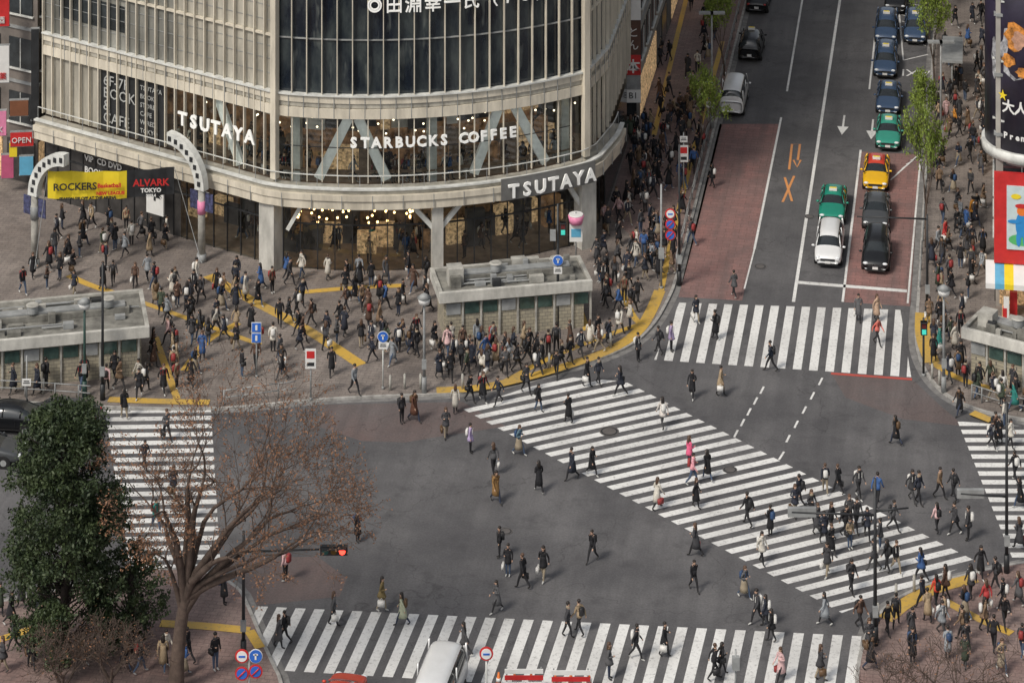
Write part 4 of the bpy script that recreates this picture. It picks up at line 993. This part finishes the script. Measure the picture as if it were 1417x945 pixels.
# ---------------------------------------------------------------- trees
def leafmat(name, c1, c2):
    m = bpy.data.materials.new(name); m.use_nodes = True; nt = m.node_tree; b = nt.nodes['Principled BSDF']
    g = nt.nodes.new('ShaderNodeNewGeometry'); tc = nt.nodes.new('ShaderNodeTexCoord')
    f = noise(nt, tc.outputs['Object'], 1.1, 2, .5)
    a = nt.nodes.new('ShaderNodeMath'); a.operation = 'MULTIPLY_ADD'; a.inputs[1].default_value = .5
    nt.links.new(g.outputs['Random Per Island'], a.inputs[0])
    h_ = nt.nodes.new('ShaderNodeMath'); h_.operation = 'MULTIPLY'; h_.inputs[1].default_value = .5; nt.links.new(f, h_.inputs[0]); nt.links.new(h_.outputs[0], a.inputs[2])
    nt.links.new(mixnode(nt, c1, c2, a.outputs[0]), b.inputs['Base Color']); b.inputs['Roughness'].default_value = .6
    return m
ever = leafmat('evergreen_leaf', (.012, .027, .012), (.062, .088, .030)); redleaf = leafmat('autumn_leaf', (.15, .075, .045), (.33, .165, .085)); yg = leafmat('young_leaf', (.10, .16, .02), (.28, .36, .06))
bark = M('bark', (.10, .072, .058), .9, var=.4, scale=3, bump=.5); barkd = M('bark_dark', (.045, .035, .03), .9, var=.4, scale=3)
def leaf(mb, c, s, mat, r):
    a = Vector((r.gauss(0, 1), r.gauss(0, 1), r.gauss(0, 1))).normalized(); b = a.orthogonal().normalized(); c2 = a.cross(b)
    an = r.uniform(0, 6.28); d1 = b * math.cos(an) + c2 * math.sin(an); d2 = a.cross(d1)
    mb.face([c - d1 * s, c + d2 * s * .5, c + d1 * s, c - d2 * s * .5], mat)
def branch(mb, p, d, L, r0, depth, r, tips, mat, spread=.5, up=.15, nseg=3, maxd=6, side=.6, kink=.12):
    q = p.copy(); dd = d.copy(); rr = r0
    for k in range(nseg):
        dd = (dd + Vector((r.gauss(0, kink), r.gauss(0, kink), r.gauss(0, .08) + up * .12))).normalized()
        q2 = q + dd * (L / nseg); r2 = max(.009, rr * (.86 if depth else .93))
        mb.cyl(q, q2, rr, r2, 8 if depth < 2 else (5 if depth < 4 else 3), mat, caps=False)
        if depth >= 2 and r.random() < side and depth < maxd:
            ax = Vector((r.gauss(0, 1), r.gauss(0, 1), r.gauss(0, .5))).normalized(); nd = (dd + ax * .8).normalized()
            branch(mb, q2, nd, L * .55, r2 * .5, depth + 2, r, tips, mat, spread, up, 2, maxd, side, kink)
        if depth >= maxd - 2: tips.append(q2.copy())
        q, rr = q2, r2
    if depth < maxd:
        n = r.choice([2, 3] if side > .5 else [2, 2, 2, 3]) if depth else 4
        off = r.uniform(0, 6.28)
        b = dd.orthogonal().normalized(); c = dd.cross(b)
        for i in range(n):
            an = off + 6.28 * i / n + r.uniform(-.4, .4); sp = spread * r.uniform(.6, 1.3)
            nd = (dd + (b * math.cos(an) + c * math.sin(an)) * sp + Vector((0, 0, up))).normalized()
            branch(mb, q, nd, L * r.uniform(.68, .86), rr * r.uniform(.6, .78), depth + 1, r, tips, mat, spread, up, nseg, maxd, side, kink)
    else: tips.append(q.copy())
def baretree(name, u, v, trunkL, h, r0, nleaf, seed, tilt=(0, 0), lm=redleaf, spread=.6, maxd=6, lsz=.07, sxy=1.0):
    r = random.Random(seed); mb = MB(); tips = []; p = W(u, v)
    branch(mb, Vector((0, 0, 0)), Vector((tilt[0], tilt[1], 1)).normalized(), trunkL, r0, 0, r, tips, bark, spread, .12, 3, maxd)
    for i in range(nleaf):
        t = r.choice(tips); leaf(mb, t + Vector((r.gauss(0, .16), r.gauss(0, .16), r.gauss(0, .14))), lsz * r.uniform(.6, 1.3), lm, r)
    zmax = max(q[2] for q in mb.v); k = h / zmax
    mb.v = [(a * k * sxy, b * k * sxy, c * k) for a, b, c in mb.v]
    return mb.obj(name, (p.x, p.y, pz(u, v)))
def broadtree(name, u, v, seed):
    r = random.Random(seed); mb = MB(); tips = []; p = W(u, v)
    tr = [Vector((0, 0, 0)), Vector((.08, 0, 1.6)), Vector((.25, .05, 3.2)), Vector((.45, 0, 4.4))]; rad_ = [.40, .33, .29, .26]
    for i in range(3): mb.cyl(tr[i], tr[i + 1], rad_[i], rad_[i + 1], 12, bark, caps=False)
    tg = [(-1.9, 1.5, 10.5), (-.8, -2, 12.0), (.6, 2, 13.2), (2.2, -1, 13.6), (3.6, 1.5, 13.6), (5.2, -1.5, 12.6), (6.6, 1, 11.6), (7.8, -.5, 10.6), (9.0, .8, 9.3), (8.4, -1.5, 7.6), (5.0, 3, 9.6), (3.0, -3, 9.2), (6.6, -2.5, 8.4), (1.2, 3.5, 9.0), (-1.4, -1, 8.4)]
    for i, t in enumerate(tg):
        t = Vector(t); s0 = tr[2].lerp(tr[3], r.uniform(.2, 1)) if i % 3 else tr[3]
        d = t - s0; D_ = d.length; r1 = .18 if i % 2 else .13
        k1 = s0 + Vector((d.x * .13, d.y * .13, d.z * .22)); k2 = s0 + Vector((d.x * .32, d.y * .32, d.z * .42)) + Vector((r.gauss(0, .12), r.gauss(0, .12), 0))
        mb.cyl(s0, k1, r1 * 1.2, r1, 8, bark, caps=False); mb.cyl(k1, k2, r1, r1 * .8, 8, bark, caps=False)
        branch(mb, k2, (t - k2).normalized(), D_ * .225, r1 * .8, 2, r, tips, bark, .48, .02, 3, 7, .44, .17)
    for i in range(11500):
        t = r.choice(tips); leaf(mb, t + Vector((r.gauss(0, .10), r.gauss(0, .10), r.gauss(0, .10) - .05)), .062 * r.uniform(.6, 1.35), redleaf, r)
    return mb.obj(name, (p.x, p.y, pz(u, v)))
broadtree('autumn_tree', 243, 962, 11)
def evergreen(name, u, v, h, prof, seed, ncl, nl, mat):
    r = random.Random(seed); mb = MB(); p = W(u, v)
    mb.cyl((0, 0, 0), (0, 0, h * .8), .28, .08, 10, barkd)
    def radat(z):
        for (z0, r0), (z1, r1) in zip(prof[:-1], prof[1:]):
            if z0 <= z / h <= z1: return r0 + (r1 - r0) * (z / h - z0) / (z1 - z0)
        return .3
    for i in range(ncl):
        t = r.random() ** .8; z = h * (.08 + .90 * t); an = r.uniform(0, 6.28)
        rr = radat(z) * r.uniform(.5, 1.0); c0 = Vector((rr * math.cos(an), rr * math.sin(an), z)); lob = r.uniform(.45, .95)
        mb.cyl((0, 0, max(.5, z - 1.2)), c0, .06, .02, 4, barkd, caps=False)
        for j in range(11):
            d = Vector((r.gauss(0, 1), r.gauss(0, 1), r.gauss(0, .75)))
            c = c0 + d.normalized() * lob * r.uniform(.55, 1.0); cs = r.uniform(.10, .2)
            for k in range(nl):
                leaf(mb, c + Vector((r.gauss(0, 1), r.gauss(0, 1), r.gauss(0, .8))) * cs, r.uniform(.05, .12), mat, r)
    return mb.obj(name, (p.x, p.y, pz(u, v)))
evergreen('evergreen_tree', 90, 925, 12.2, [(0, .6), (.08, 1.8), (.2, 2.5), (.45, 2.6), (.7, 2.45), (.88, 2.0), (1.0, 1.0)], 5, 185, 32, ever)
evergreen('evergreen_tree', 182, 905, 5.0, [(0, .6), (.2, 1.3), (.6, 1.4), (1.0, .5)], 9, 28, 26, ever)
baretree('bare_shrub', 150, 985, 1.0, 4.6, .14, 300, 21, maxd=6, spread=.75, lsz=.04)
baretree('bare_shrub', 90, 1000, 1.0, 4.6, .14, 200, 25, maxd=6, spread=.75, lsz=.04)
baretree('bare_shrub', 1300, 1015, 1.0, 4.0, .12, 150, 22, maxd=5, spread=.85, lsz=.04, sxy=1.3)
baretree('bare_shrub', 1400, 1010, 1.0, 4.0, .12, 150, 23, maxd=5, spread=.85, lsz=.04, sxy=1.3); baretree('bare_shrub', 1210, 1010, 1.0, 3.6, .10, 100, 24, maxd=5, spread=.8, lsz=.04)
for u, v, h, sx_ in ((966, 232, 7.2, .55), (1003, 108, 6.5, .6), (1281, 345, 9.6, .42), (1284, 250, 7.5, .45), (1293, 128, 8.0, .5), (1030, -20, 6.5, .6), (1300, 20, 7, .6)):
    baretree('street_tree', u, v, 2.0, h, .13, 3000, int(u), (.0, .0), yg, .42, 5, .12, sx_)
# ---------------------------------------------------------------- light
w = bpy.data.worlds.new('World'); SC.world = w; w.use_nodes = True; nt = w.node_tree
bg = nt.nodes['Background']; sky = nt.nodes.new('ShaderNodeTexSky'); sky.sky_type = 'NISHITA'; sky.sun_disc = False
EL, AZ = math.radians(48), math.radians(222)
sky.sun_elevation = EL; sky.sun_rotation = AZ; sky.dust_density = 3; sky.air_density = 1.0
hs = nt.nodes.new('ShaderNodeHueSaturation'); hs.inputs['Saturation'].default_value = .3
nt.links.new(sky.outputs[0], hs.inputs['Color']); nt.links.new(hs.outputs[0], bg.inputs[0]); bg.inputs[1].default_value = .115
sl = bpy.data.lights.new('sun', 'SUN'); sl.energy = 2.15; sl.angle = math.radians(13); sl.color = (1, .92, .81)
so = bpy.data.objects.new('sun', sl); SC.collection.objects.link(so)
sd_ = Vector((math.sin(AZ) * math.cos(EL), math.cos(AZ) * math.cos(EL), math.sin(EL)))
so.rotation_euler = sd_.to_track_quat('Z', 'Y').to_euler()
# ---------------------------------------------------------------- camera (shift lens keeps verticals parallel)
cd = bpy.data.cameras.new('camera'); co = bpy.data.objects.new('camera', cd); SC.collection.objects.link(co)
co.location = (0, 0, CAMH); co.rotation_euler = (math.radians(90), 0, 0)
cd.sensor_width = 36; cd.lens = 36 * FH / 1417; cd.shift_y = -(472.5 - HY) / 1417
cd.clip_start = 1; cd.clip_end = 8000
SC.camera = co
